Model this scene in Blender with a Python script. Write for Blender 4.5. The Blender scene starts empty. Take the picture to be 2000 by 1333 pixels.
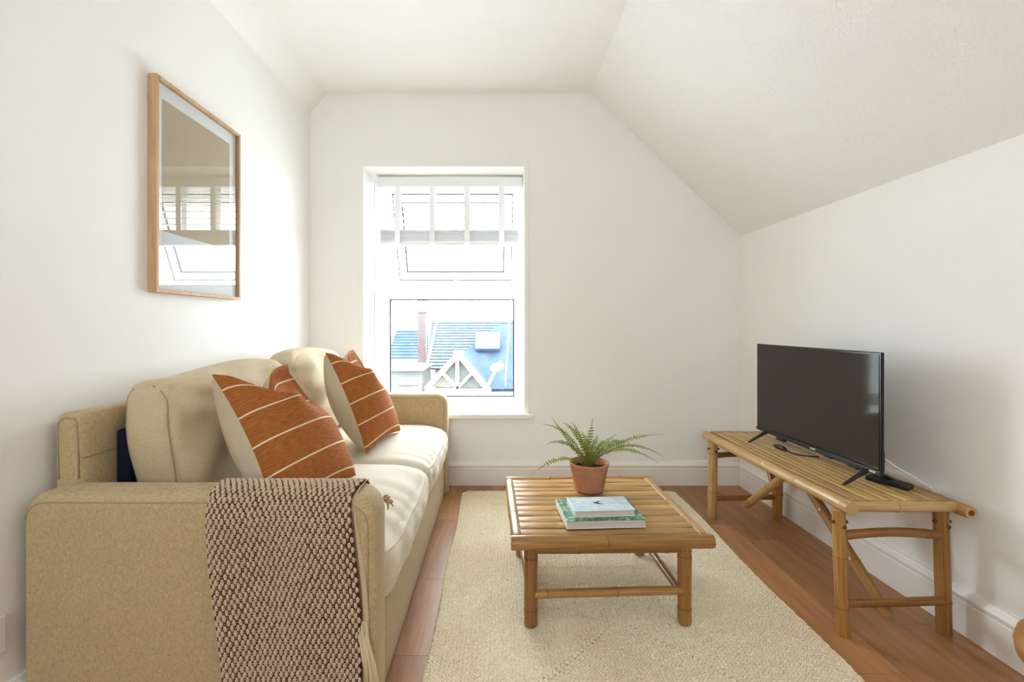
import bpy, bmesh, math, random
import numpy as np
from mathutils import Vector, Matrix
random.seed(7); RNG = np.random.default_rng(7)
SC = bpy.context.scene
COL = SC.collection
PI = math.pi

# ------------------------------------------------------------------ camera
F = 900.0; VX, VY = 970.0, 634.0; CH = 1.0        # focal length (px), vanishing point, eye height
cam = bpy.data.cameras.new('camera'); co = bpy.data.objects.new('camera', cam); COL.objects.link(co)
co.location = (0, 0, CH); co.rotation_euler = (PI/2, 0, 0)
cam.sensor_width = 36; cam.lens = F/2000*36
cam.shift_x = (1000-VX)/2000; cam.shift_y = (VY-666.5)/2000
cam.clip_start = .05; cam.clip_end = 500
SC.camera = co
def P(px, py, Y): return Vector(((px-VX)/F*Y, Y, CH+(VY-py)/F*Y))
def PX(px, Y): return (px-VX)/F*Y
def PZ(py, Y): return CH+(VY-py)/F*Y
def FL(px, py, Z=0.0):
    Y = (CH-Z)*F/(py-VY); return Vector(((px-VX)/F*Y, Y, Z))

# ------------------------------------------------------------------ light
vs = SC.view_settings
vs.view_transform = 'Standard'; vs.look = 'None'; vs.gamma = 1; vs.use_curve_mapping = False
vs.exposure = 1.30
W = bpy.data.worlds.new('overcast_sky'); SC.world = W; W.use_nodes = True
bg = W.node_tree.nodes['Background']
bg.inputs[0].default_value = (.85, .94, 1.0, 1); bg.inputs[1].default_value = 10.0
cy = SC.cycles
cy.max_bounces = 10; cy.diffuse_bounces = 8; cy.glossy_bounces = 5; cy.transparent_max_bounces = 12
cy.caustics_reflective = False; cy.caustics_refractive = False
cy.sample_clamp_indirect = 12
cy.use_denoising = True
def portal(name, loc, rot, sx, sy):
    l = bpy.data.lights.new(name, 'AREA'); l.shape = 'RECTANGLE'; l.size = sx; l.size_y = sy
    l.cycles.is_portal = True
    o = bpy.data.objects.new(name, l); COL.objects.link(o); o.location = loc; o.rotation_euler = rot
    return o

# ------------------------------------------------------------------ room dimensions
YB = 2.87; YR = -1.9
XL, XR = -1.164, 1.515
ZC = 2.441; XS = .5836; ZS = 1.5485               # flat ceiling height, start and foot of the slope
XC, ZCH = -1.052, 2.314                           # small chamfer on the left
WX0, WX1, WZ0, WZ1 = -.829, .172, .44, 1.982      # window opening in the back wall
YW = 3.12                                         # plane of the window frame
portal('window_portal', ((WX0+WX1)/2, 3.24, (WZ0+WZ1)/2), (-PI/2, 0, 0), WX1-WX0, WZ1-WZ0)
RW = (-.98, -.13, 1.15, 1.95)                      # added opening in the rear wall, sized and placed for fill light
portal('fill_window_portal', ((RW[0]+RW[1])/2, YR-.14, (RW[2]+RW[3])/2), (PI/2, 0, 0), RW[1]-RW[0], RW[3]-RW[2])

# ------------------------------------------------------------------ materials
def lin(c): return tuple((x/255/12.92 if x/255 <= .04045 else ((x/255+.055)/1.055)**2.4) for x in c)
class NT:
    def __init__(s, name, rough=.6, spec=.5):
        s.m = bpy.data.materials.new(name); s.m.use_nodes = True
        s.t = s.m.node_tree; s.n = s.t.nodes; s.l = s.t.links
        s.b = s.n['Principled BSDF']; s.b.inputs['Roughness'].default_value = rough
        s.b.inputs['Specular IOR Level'].default_value = spec
        s.m['_nt'] = 1
    def node(s, typ, **kw):
        n = s.n.new(typ)
        for k, v in kw.items():
            if k.startswith('_'): setattr(n, k[1:], v)
            else: n.inputs[k].default_value = v
        return n
    def link(s, a, b): s.l.new(a, b)
    def coord(s, kind='Object', scale=(1,1,1)):
        tc = s.n.new('ShaderNodeTexCoord'); mp = s.n.new('ShaderNodeMapping')
        mp.inputs['Scale'].default_value = scale
        if kind == 'Position':
            g = s.n.new('ShaderNodeNewGeometry'); s.link(g.outputs['Position'], mp.inputs[0])
        else: s.link(tc.outputs[kind], mp.inputs[0])
        return mp.outputs[0]
    def noise(s, vec, scale, detail=4, rough=.55):
        n = s.node('ShaderNodeTexNoise', Scale=scale, Detail=detail, Roughness=rough)
        s.link(vec, n.inputs['Vector']); return n.outputs['Fac']
    def ramp(s, fac, stops, interp='LINEAR'):
        r = s.n.new('ShaderNodeValToRGB'); r.color_ramp.interpolation = interp
        e = r.color_ramp.elements
        while len(e) < len(stops): e.new(.5)
        for i, (p, c) in enumerate(stops):
            e[i].position = p; e[i].color = (*c, 1)
        s.link(fac, r.inputs[0]); return r.outputs[0]
    def mix(s, fac, a, b, mode='MIX'):
        m = s.n.new('ShaderNodeMix'); m.data_type = 'RGBA'; m.blend_type = mode
        for sock, v in ((m.inputs[0], fac), (m.inputs[6], a), (m.inputs[7], b)):
            if hasattr(v, 'is_output'): s.link(v, sock)
            elif isinstance(v, (int, float)): sock.default_value = v
            else: sock.default_value = (*v, 1)
        return m.outputs[2]
    def math(s, op, a, b=None, c=None):
        m = s.n.new('ShaderNodeMath'); m.operation = op
        for i, v in enumerate((a, b, c)):
            if v is None: continue
            if hasattr(v, 'is_output'): s.link(v, m.inputs[i])
            else: m.inputs[i].default_value = v
        return m.outputs[0]
    def color(s, c):
        if hasattr(c, 'is_output'): s.link(c, s.b.inputs['Base Color'])
        else: s.b.inputs['Base Color'].default_value = (*c, 1)
        return s
    def bump(s, h, strength=.3, dist=.01):
        b = s.node('ShaderNodeBump', Strength=strength, Distance=dist)
        s.link(h, b.inputs['Height']); s.link(b.outputs[0], s.b.inputs['Normal']); return s
def plain(name, c, rough=.6, spec=.5, metal=0):
    t = NT(name, rough, spec).color(c); t.b.inputs['Metallic'].default_value = metal; return t.m

M = {}
t = NT('wall_paint', .75, .3); v = t.coord('Position'); t.color((.88,.868,.84)); t.bump(t.noise(v, 160, 3), .05, .004); M['wall'] = t.m
t = NT('stipple_ceiling_paint', .85, .2); v = t.coord('Position'); t.color((.89,.88,.855))
t.bump(t.noise(v, 70, 5, .6), .55, .010); M['stipple'] = t.m
t = NT('ceiling_paint', .85, .2); v = t.coord('Position'); t.color((.90,.89,.865))
n1 = t.noise(v, 60, 4); n2 = t.noise(v, 3.0, 2)
t.bump(t.math('MULTIPLY', n1, t.math('SMOOTH_MIN', n2, .6, .1)), .3, .008); M['ceiling'] = t.m
M['trim'] = plain('satin_white_gloss_paint', (.86,.84,.80), .35, .5)
M['pvc'] = plain('white_window_plastic', (.88,.89,.90), .3, .5)
M['gasket'] = plain('black_rubber_gasket', (.02,.02,.024), .6, .3)
M['blind'] = plain('white_painted_slat', (.84,.84,.83), .45, .4)
t = NT('white_blind_tape', .9, .1).color((.90,.93,.94)); M['tape'] = t.m
# glass: thin pane, clear with a fresnel reflection
def glass(name, refl=1.0):
    m = bpy.data.materials.new(name); m.use_nodes = True; nt = m.node_tree; nt.nodes.clear()
    o = nt.nodes.new('ShaderNodeOutputMaterial'); mx = nt.nodes.new('ShaderNodeMixShader')
    tr = nt.nodes.new('ShaderNodeBsdfTransparent'); gl = nt.nodes.new('ShaderNodeBsdfGlossy'); gl.inputs['Roughness'].default_value = .0
    tr.inputs[0].default_value = (.97,.98,.98,1)
    lw = nt.nodes.new('ShaderNodeLayerWeight'); lw.inputs['Blend'].default_value = .5      # Schlick fresnel, the same on both faces
    pw_ = nt.nodes.new('ShaderNodeMath'); pw_.operation = 'POWER'; pw_.inputs[1].default_value = 5
    mu = nt.nodes.new('ShaderNodeMath'); mu.operation = 'MULTIPLY_ADD'; mu.inputs[1].default_value = .9; mu.inputs[2].default_value = .045*refl; mu.use_clamp = True
    nt.links.new(lw.outputs['Facing'], pw_.inputs[0]); nt.links.new(pw_.outputs[0], mu.inputs[0]); nt.links.new(mu.outputs[0], mx.inputs[0])
    nt.links.new(tr.outputs[0], mx.inputs[1]); nt.links.new(gl.outputs[0], mx.inputs[2]); nt.links.new(mx.outputs[0], o.inputs[0])
    return m
M['glass'] = glass('clear_window_glass', 1.4)
M['picture_glass'] = glass('picture_glazing', 1.6)
# plank floor
t = NT('oak_laminate', .42, .4); v = t.coord('Position', (1,1,1))
oi = t.n.new('ShaderNodeObjectInfo')
off = t.n.new('ShaderNodeCombineXYZ'); t.link(t.math('MULTIPLY', oi.outputs['Random'], 37.0), off.inputs[0]); t.link(t.math('MULTIPLY', oi.outputs['Random'], 91.0), off.inputs[1])
va = t.n.new('ShaderNodeVectorMath'); va.operation = 'ADD'; t.link(v, va.inputs[0]); t.link(off.outputs[0], va.inputs[1])
mp = t.n.new('ShaderNodeMapping'); mp.inputs['Scale'].default_value = (11, 1.0, 1); t.link(va.outputs[0], mp.inputs[0])
n1 = t.noise(mp.outputs[0], 2.2, 6, .6)
mp2 = t.n.new('ShaderNodeMapping'); mp2.inputs['Scale'].default_value = (60, 2.2, 1); t.link(va.outputs[0], mp2.inputs[0])
n2 = t.noise(mp2.outputs[0], 3.0, 4, .6)
c1 = t.ramp(n1, [(.25, (.28,.120,.048)), (.5, (.41,.195,.084)), (.75, (.51,.265,.122))])
c2 = t.mix(.5, c1, t.ramp(n2, [(.3, (.62,.58,.55)), (.7, (1.15,1.12,1.1))]), 'MULTIPLY')
c3 = t.mix(1.0, c2, t.ramp(oi.outputs['Random'], [(0, (.80,.78,.77)), (.5, (1.0,1.0,1.0)), (1, (1.14,1.12,1.1))]), 'MULTIPLY')
t.color(c3); t.bump(n2, .06, .003); M['plank'] = t.m
M['underlay'] = plain('dark_underlay', (.05,.03,.02), .9, .1)
# bamboo, UV.y runs along the cane in metres
def bamboo(name, dark, mid, light, rough=.32):
    t = NT(name, rough, .45); uv = t.n.new('ShaderNodeUVMap'); oi = t.n.new('ShaderNodeObjectInfo')
    off = t.n.new('ShaderNodeCombineXYZ'); t.link(t.math('MULTIPLY', oi.outputs['Random'], 53.0), off.inputs[0]); t.link(t.math('MULTIPLY', oi.outputs['Random'], 17.0), off.inputs[1])
    va = t.n.new('ShaderNodeVectorMath'); va.operation = 'ADD'; t.link(uv.outputs[0], va.inputs[0]); t.link(off.outputs[0], va.inputs[1])
    a = t.n.new('ShaderNodeMapping'); a.inputs['Scale'].default_value = (9, 5, 1); t.link(va.outputs[0], a.inputs[0])
    b = t.n.new('ShaderNodeMapping'); b.inputs['Scale'].default_value = (40, 3, 1); t.link(va.outputs[0], b.inputs[0])
    n1 = t.noise(a.outputs[0], 1.0, 4, .6); n2 = t.noise(b.outputs[0], 1.0, 3, .6)
    c = t.ramp(n1, [(.28, dark), (.5, mid), (.72, light)])
    c = t.mix(.55, c, t.ramp(n2, [(.3, (.62,.58,.5)), (.65, (1.1,1.08,1.05))]), 'MULTIPLY')
    c = t.mix(1.0, c, t.ramp(oi.outputs['Random'], [(0, (.74,.71,.66)), (1, (1.15,1.15,1.15))]), 'MULTIPLY')
    at = t.n.new('ShaderNodeAttribute'); at.attribute_name = 'node'
    c = t.mix(t.math('MULTIPLY', at.outputs['Fac'], .55), c, (dark[0]*.45, dark[1]*.4, dark[2]*.35))
    t.color(c); t.bump(n2, .08, .003); return t.m
M['cane'] = bamboo('honey_bamboo_cane', (.25,.115,.028), (.385,.195,.056), (.50,.29,.10))
M['cane_red'] = bamboo('reddish_bamboo_cane', (.19,.075,.022), (.29,.125,.038), (.38,.18,.06))
M['cane_pale'] = bamboo('pale_bamboo_cane', (.38,.22,.08), (.52,.33,.14), (.64,.45,.22))
M['slat'] = bamboo('split_bamboo_slat', (.33,.17,.045), (.48,.275,.09), (.62,.40,.165), .26)
M['slat_pale'] = bamboo('pale_split_bamboo_slat', (.40,.24,.075), (.58,.38,.15), (.70,.50,.23), .3)
M['cane_end'] = plain('cut_bamboo_end', (.50,.33,.15), .8, .2)
M['cane_hole'] = plain('hollow_bamboo_core', (.16,.08,.03), .9, .1)
M['peg'] = plain('dark_bamboo_peg', (.14,.06,.025), .6, .3)
# upholstery
def weave(name, c, s=900, amp=.16, bump=.12, uvs=None):
    t = NT(name, .9, .15); v = t.coord('Position', (1,1,1))
    a = t.n.new('ShaderNodeMapping'); a.inputs['Scale'].default_value = (.22, .22, 1.6); t.link(v, a.inputs[0])
    b = t.n.new('ShaderNodeMapping'); b.inputs['Scale'].default_value = (1.4, 1.4, .22); t.link(v, b.inputs[0])
    n1 = t.noise(a.outputs[0], s, 2); n2 = t.noise(b.outputs[0], s, 2)
    f = t.math('MULTIPLY', t.math('ADD', n1, n2), .5)
    lo = tuple(x*(1-amp*2) for x in c); hi = tuple(min(1, x*(1+amp*1.6)) for x in c)
    t.color(t.ramp(f, [(.32, lo), (.68, hi)])); t.bump(f, bump, .003)
    t.b.inputs['Sheen Weight'].default_value = .15; t.b.inputs['Sheen Roughness'].default_value = .5
    return t.m
M['linen'] = weave('beige_linen_weave', (.47,.352,.198), 420)
M['linen_lit'] = weave('window_lit_linen', (.68,.61,.49), 700, .06, .06)  # sofa linen lightened; window light on the seats is put into the colour
M['linen_half_lit'] = weave('half_lit_linen_weave', (.55,.44,.285), 480, .10, .08)  # same linen, paler: light falling on the back cushions is painted in
M['piping'] = plain('stitched_seam', (.36,.28,.18), .9, .1)
M['cream'] = weave('cream_cushion_backing', (.55,.455,.32), 700, .06, .06)
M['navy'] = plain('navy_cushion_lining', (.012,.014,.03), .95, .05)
t = NT('rust_wool_with_cream_stripes', .92, .12); uv = t.n.new('ShaderNodeUVMap')
sx = t.n.new('ShaderNodeSeparateXYZ'); t.link(uv.outputs[0], sx.inputs[0])
a = t.n.new('ShaderNodeMapping'); a.inputs['Scale'].default_value = (14, 160, 1); t.link(uv.outputs[0], a.inputs[0])
n1 = t.noise(a.outputs[0], 1.0, 4, .65)
a2 = t.n.new('ShaderNodeMapping'); a2.inputs['Scale'].default_value = (220, 220, 1); t.link(uv.outputs[0], a2.inputs[0])
n2 = t.noise(a2.outputs[0], 1.0, 2)
rust = t.ramp(n1, [(.3, (.22,.066,.016)), (.5, (.35,.115,.030)), (.72, (.47,.18,.055))])
ph = t.math('FRACT', t.math('DIVIDE', t.math('ADD', sx.outputs[1], .042), .205))
band = t.math('LESS_THAN', t.math('ABSOLUTE', t.math('SUBTRACT', ph, .5)), .027)
t.color(t.mix(band, rust, (.74,.60,.42))); t.bump(t.math('ADD', n2, t.math('MULTIPLY', band, .8)), .25, .003); M['rust'] = t.m
M['throw_dark'] = plain('dark_brown_yarn', (.085,.038,.022), .95, .05)
t = NT('oatmeal_yarn', .95, .08); v = t.coord('Position'); n = t.noise(v, 420, 3)
t.color(t.ramp(n, [(.3, (.43,.31,.215)), (.7, (.65,.50,.375))])); t.bump(n, .3, .002); M['throw_light'] = t.m
M['fringe'] = plain('cream_fringe_yarn', (.62,.50,.32), .95, .05)
t = NT('braided_jute', .95, .08); v = t.coord('Position'); n = t.noise(v, 150, 3); n2 = t.noise(v, 36, 3, .7); n3 = t.noise(v, 2.2, 2)
c = t.ramp(n, [(.3, (.70,.60,.43)), (.7, (.90,.84,.70))])
c = t.mix(t.ramp(n2, [(.68, (0,0,0)), (.76, (.9,.9,.9))]), c, (.34,.215,.10))
c = t.mix(.6, c, t.ramp(n3, [(.35, (.90,.84,.74)), (.65, (1.05,1.05,1.05))]), 'MULTIPLY')
t.color(c); t.bump(n, .4, .003); M['jute'] = t.m
M['jute_base'] = plain('rug_backing', (.42,.32,.20), .95, .05)
t = NT('terracotta', .85, .2); v = t.coord('Position'); n = t.noise(v, 22, 4); n2 = t.noise(v, 200, 2)
c = t.ramp(n, [(.3, (.36,.165,.085)), (.55, (.45,.215,.115)), (.75, (.50,.29,.18))]); t.color(c); t.bump(n2, .1, .003); M['terracotta'] = t.m
M['soil'] = plain('dark_potting_soil', (.05,.028,.016), .95, .05)
t = NT('fern_green', .5, .35); oi = t.n.new('ShaderNodeObjectInfo'); v = t.coord('Position'); n = t.noise(v, 45, 2)
c = t.ramp(n, [(.3, (.115,.20,.025)), (.7, (.33,.39,.075))])
c = t.mix(1.0, c, t.ramp(oi.outputs['Random'], [(0, (.62,.85,.75)), (1, (1.25,1.1,1.0))]), 'MULTIPLY')
t.color(c); t.b.inputs['Transmission Weight'].default_value = 0; M['fern'] = t.m
M['stem'] = plain('fern_stem', (.17,.15,.05), .6, .3)
t = NT('pale_blue_book_cover', .35, .4); v = t.coord('Position', (1,1,1)); n = t.noise(v, 38, 3, .6)
t.color(t.ramp(n, [(.3, (.42,.56,.68)), (.5, (.52,.65,.73)), (.7, (.68,.74,.76))])); M['cover_blue'] = t.m
t = NT('green_foliage_book_cover', .35, .4); v = t.coord('Position'); n = t.noise(v, 75, 6, .75); n2 = t.noise(v, 9, 2)
c = t.ramp(n, [(.36, (.010,.04,.022)), (.47, (.05,.15,.07)), (.56, (.17,.34,.20)), (.64, (.60,.74,.64))])
t.color(t.mix(.15, c, t.ramp(n2, [(.4, (.20,.42,.36)), (.6, (.16,.30,.12))]))); M['cover_green'] = t.m
t = NT('book_paper', .9, .1); v = t.coord('Position', (3, 3, 900)); n = t.noise(v, 1.0, 2)
t.color(t.ramp(n, [(.3, (.52,.47,.42)), (.7, (.72,.67,.62))])); M['paper'] = t.m
M['cover_edge'] = plain('cover_board_edge', (.80,.82,.82), .5, .3)
M['pale_print'] = plain('pale_print', (.70,.76,.78), .5, .3)
M['ink'] = plain('dark_printed_ink', (.012,.014,.022), .6, .3)
M['black_plastic'] = plain('black_plastic', (.012,.012,.013), .38, .4)
M['black_gloss'] = plain('glossy_black_bezel', (.010,.010,.011), .2, .4)
t = NT('dark_tv_panel', .07, .4).color((.020,.015,.010)); M['screen'] = t.m
M['badge'] = plain('silver_badge', (.65,.65,.66), .4, .5)
M['cable'] = plain('white_cable', (.75,.74,.70), .5, .3)
M['switch'] = plain('white_socket_plastic', (.78,.76,.72), .4, .4)
t = NT('pale_oak_frame', .5, .3); v = t.coord('Position', (40, 40, 4)); n = t.noise(v, 1.2, 4, .6)
t.color(t.ramp(n, [(.3, (.46,.27,.135)), (.7, (.64,.43,.25))])); M['oak'] = t.m
M['mat'] = plain('white_mount_board', (.88,.89,.90), .8, .2)
M['print_white'] = plain('white_art_paper', (.78,.80,.82), .8, .2)
t = NT('tan_printed_ink', .8, .2); v = t.coord('Position'); t.color(t.ramp(t.noise(v, 300, 2), [(.3, (.50,.375,.245)), (.7, (.54,.415,.28))])); M['tan'] = t.m
t = NT('brown_wood_stool', .45, .4); v = t.coord('Position', (6, 6, 40)); n = t.noise(v, 1, 3); t.color(t.ramp(n, [(.3, (.30,.14,.035)), (.7, (.42,.21,.06))])); M['stoolwood'] = t.m
# outside
t = NT('blue_grey_slate', .85, .1); v = t.coord('Position', (1.5, 1, 1)); n = t.noise(v, 3.5, 4, .7)
t.color(t.ramp(n, [(.3, (.030,.041,.058)), (.7, (.058,.070,.088))])); M['slate'] = t.m
t = NT('dark_blue_slate', .9, .1); v = t.coord('Position'); n = t.noise(v, 3.0, 4, .7)
t.color(t.ramp(n, [(.3, (.020,.033,.060)), (.7, (.034,.050,.080))])); M['slate_dark'] = t.m
M['ridge'] = plain('terracotta_ridge_tile', (.12,.075,.065), .8, .2)
M['brick_mat'] = plain('weathered_brick', (.075,.052,.055), .85, .2)
M['mortar'] = plain('pale_mortar', (.11,.10,.10), .9, .1)
M['render'] = plain('white_house_render', (.40,.39,.37), .8, .2)
M['cream_render'] = plain('pale_stucco', (.085,.088,.085), .85, .2)
M['white_wood'] = plain('white_painted_bargeboard', (.74,.74,.72), .5, .3)
M['skylight'] = plain('pale_rooflight_pane', (.10,.14,.16), .08, .6)
M['asphalt'] = plain('street_ground', (.22,.22,.21), .9, .2)
M['metal_white'] = plain('white_painted_metal', (.70,.70,.70), .4, .5)
M['bounce_roof'] = plain('white_bounce_flat_roof', (.72,.72,.71), .8, .2)
M['flat_roof'] = plain('pale_flat_roof_felt', (.13,.135,.135), .85, .2)

# ------------------------------------------------------------------ builders
class MB:
    """collects vertices, faces and per-vertex uv / node values for ONE mesh"""
    def __init__(s): s.v = []; s.f = []; s.uv = []; s.nd = []; s.mi = []
    def add(s, verts, faces, uvs=None, node=None, mi=0):
        o = len(s.v)
        s.v += [tuple(p) for p in verts]
        s.uv += list(uvs) if uvs is not None else [(p[0], p[1]) for p in verts]
        s.nd += list(node) if node is not None else [0.0]*len(verts)
        s.f += [tuple(i+o for i in f) for f in faces]; s.mi += [mi]*len(faces)
        return s
    def box(s, x0, x1, y0, y1, z0, z1, mi=0):
        v = [(x0,y0,z0),(x1,y0,z0),(x1,y1,z0),(x0,y1,z0),(x0,y0,z1),(x1,y0,z1),(x1,y1,z1),(x0,y1,z1)]
        return s.add(v, [(0,3,2,1),(4,5,6,7),(0,1,5,4),(1,2,6,5),(2,3,7,6),(3,0,4,7)], mi=mi)
    def tube(s, pts, rad, n=12, caps=True, node=None, flat=1.0, up=None, mi=0, uoff=0):
        pts = [Vector(p) for p in pts]; k = len(pts)
        rad = [rad]*k if isinstance(rad, (int, float)) else rad
        V, U, N = [], [], []; L = 0
        d0 = (pts[1]-pts[0]).normalized()
        ref = Vector(up) if up else (Vector((0,0,1)) if abs(d0.z) < .9 else Vector((0,1,0)))
        for i in range(k):
            if i: L += (pts[i]-pts[i-1]).length
            d = (pts[min(i+1,k-1)]-pts[max(i-1,0)]).normalized()
            a = d.cross(ref).normalized(); b = a.cross(d).normalized()
            if not up: ref = b
            for j in range(n):
                an = 2*PI*j/n
                V.append(pts[i] + (a*math.cos(an) + b*math.sin(an)*flat)*rad[i])
                U.append((uoff+abs(2*j/n-1), L)); N.append(node[i] if node else 0)
        Fc = []
        for i in range(k-1):
            for j in range(n):
                q = (j+1) % n
                Fc.append((i*n+j, i*n+q, (i+1)*n+q, (i+1)*n+j))
        if caps: Fc += [tuple(reversed(range(n))), tuple((k-1)*n+j for j in range(n))]
        return s.add(V, Fc, U, N, mi)
    def grid(s, fn, nu, nv, mi=0, uvfn=None, flip=False):
        V, U = [], []
        for i in range(nu+1):
            for j in range(nv+1):
                u, v = i/nu, j/nv; V.append(fn(u, v)); U.append(uvfn(u, v) if uvfn else (u, v))
        Fc = []
        for i in range(nu):
            for j in range(nv):
                a = i*(nv+1)+j; q = (a, a+nv+1, a+nv+2, a+1)
                Fc.append(q[::-1] if flip else q)
        return s.add(V, Fc, U, None, mi)
    def rot(s, ang, c):
        ca, sa = math.cos(ang), math.sin(ang)
        s.v = [(c[0]+(x-c[0])*ca-(y-c[1])*sa, c[1]+(x-c[0])*sa+(y-c[1])*ca, z) for x, y, z in s.v]; return s
    def build(s, name, mats, parent=None, smooth=False, bevel=0, seg=2, auto=None):
        me = bpy.data.meshes.new(name); me.from_pydata(s.v, [], s.f)
        if not isinstance(mats, (list, tuple)): mats = [mats]
        for m in mats: me.materials.append(m)
        if len(mats) > 1: me.polygons.foreach_set('material_index', s.mi)
        uvl = me.uv_layers.new(name='UVMap')
        li = np.zeros(len(me.loops), dtype=np.int32); me.loops.foreach_get('vertex_index', li)
        uvl.data.foreach_set('uv', np.array(s.uv, dtype=np.float32)[li].ravel())
        if any(s.nd):
            at = me.attributes.new('node', 'FLOAT', 'POINT'); at.data.foreach_set('value', np.array(s.nd, dtype=np.float32))
        if bevel:
            bm = bmesh.new(); bm.from_mesh(me)
            ed = [e for e in bm.edges if len(e.link_faces) == 2 and e.calc_face_angle(0) > .6]
            bmesh.ops.bevel(bm, geom=ed, offset=bevel, segments=seg, affect='EDGES', profile=.5, clamp_overlap=True)
            bm.to_mesh(me); bm.free()
        if smooth: me.polygons.foreach_set('use_smooth', [True]*len(me.polygons))
        if auto is not None:
            try: me.set_sharp_from_angle(angle=auto)
            except Exception: pass
        me.update()
        return put(name, me, parent)
def put(name, me, parent=None):
    o = bpy.data.objects.new(name, me); COL.objects.link(o)
    if parent is not None:
        o.parent = parent
        loc = parent.get('_base', (0,0,0)); o.matrix_parent_inverse = Matrix.Translation(-Vector(loc))
    return o
def thing(name, label, cat, base, group=None, kind=None):
    o = bpy.data.objects.new(name, None); COL.objects.link(o); o.location = base; o.empty_display_size = .05
    o['_base'] = tuple(base)
    return tag(o, label, cat, group, kind)
def tag(o, label, cat, group=None, kind=None):
    o['label'] = label; o['category'] = cat
    if group: o['group'] = group
    if kind: o['kind'] = kind
    return o
def struct(o, label, cat): return tag(o, label, cat, kind='structure')
def B(x0, x1, y0, y1, z0, z1): return MB().box(x0, x1, y0, y1, z0, z1)
def prism(mb, poly, axis, a, b):
    """polygon (list of 2d points) extruded along axis; y: (x,z) pts, x: (y,z) pts, z: (x,y) pts"""
    n = len(poly)
    mk = {'y': lambda p, t: (p[0], t, p[1]), 'x': lambda p, t: (t, p[0], p[1]), 'z': lambda p, t: (p[0], p[1], t)}[axis]
    V = [mk(p, a) for p in poly] + [mk(p, b) for p in poly]
    Fc = [tuple(range(n)), tuple(reversed(range(n, 2*n)))] + [(i, n+i, n+(i+1) % n, (i+1) % n) for i in range(n)]
    return mb.add(V, Fc)
def fix_normals(o):
    bm = bmesh.new(); bm.from_mesh(o.data); bmesh.ops.recalc_face_normals(bm, faces=bm.faces); bm.to_mesh(o.data); bm.free(); return o
from mathutils.bvhtree import BVHTree
def snap(o, pts, lift=.0006):
    me = o.data; bv = BVHTree.FromPolygons([v.co for v in me.vertices], [tuple(p.vertices) for p in me.polygons]); r = []
    for p in pts:
        q, n, _, _ = bv.find_nearest(Vector(p)); r.append(q+n*lift)
    return r
def sm(a, b, x):
    t = min(1, max(0, (x-a)/(b-a))); return t*t*(3-2*t)

# ------------------------------------------------------------------ room shell
TH = .06
floor = struct(B(XL-TH, XR+TH, YR-TH, YB+.4, -.08, -.004).build('floor', M['underlay']), 'warm brown oak laminate plank floor', 'floor')
pw = .171; edges = [1.164+pw*k for k in range(-15, 4)]
for i, xe in enumerate(edges[:-1]):
    x0, x1 = max(xe, XL), min(xe+pw, XR)
    if x1-x0 < .005: continue
    if abs(x0-1.164) < .01: js = [-.6, .35, 1.24, 2.138]
    elif abs(x0-1.335) < .01: js = [-.3, .65, 1.536, 2.45]
    elif abs(x0-.993) < .01: js = [-.9, .1, 1.318, 2.3]
    elif -.40 < x0 < -.18: js = [-.5, .5, 1.39, 1.81, 2.36]
    else:
        a = random.uniform(-.9, .0); js = [a+.92*k for k in range(4)]
    ys = [YR] + js + [YB]
    for a, b in zip(ys[:-1], ys[1:]):
        g = .0006
        MB().box(x0+g, x1-g, a+g, b-g, -.004, 0).build('floor_plank', M['plank'], floor)
def slab(name, poly3, n, mat, label, cat):
    n = Vector(n).normalized()*TH
    V = [Vector(p) for p in poly3]; k = len(V)
    mb = MB().add(V+[p+n for p in V], [tuple(range(k)), tuple(reversed(range(k, 2*k)))]+[(i, k+i, k+(i+1) % k, (i+1) % k) for i in range(k)])
    return struct(fix_normals(mb.build(name, mat)), label, cat)
Y0, Y1 = YR-TH, YB+.02
slab('wall_left', [(XL,Y0,-.05),(XL,Y1,-.05),(XL,Y1,ZCH),(XL,Y0,ZCH)], (-1,0,0), M['wall'], 'plain white wall behind the sofa with the framed picture', 'wall')
slab('wall_right', [(XR,Y0,-.05),(XR,Y1,-.05),(XR,Y1,ZS),(XR,Y0,ZS)], (1,0,0), M['wall'], 'low white knee wall behind the television', 'wall')
slab('ceiling', [(XC,Y0,ZC),(XC,Y1,ZC),(XS,Y1,ZC),(XS,Y0,ZC)], (0,0,1), M['ceiling'], 'flat white plaster ceiling above the window', 'ceiling')
slab('ceiling_slope', [(XS,Y0,ZC),(XS,Y1,ZC),(XR,Y1,ZS),(XR,Y0,ZS)], (ZC-ZS,0,XR-XS), M['stipple'], 'sloping attic ceiling with white stippled plaster', 'ceiling')
slab('ceiling_chamfer', [(XL,Y0,ZCH),(XL,Y1,ZCH),(XC,Y1,ZC),(XC,Y0,ZC)], (-1,0,1), M['ceiling'], 'narrow angled ceiling strip above the left wall', 'ceiling')
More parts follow.
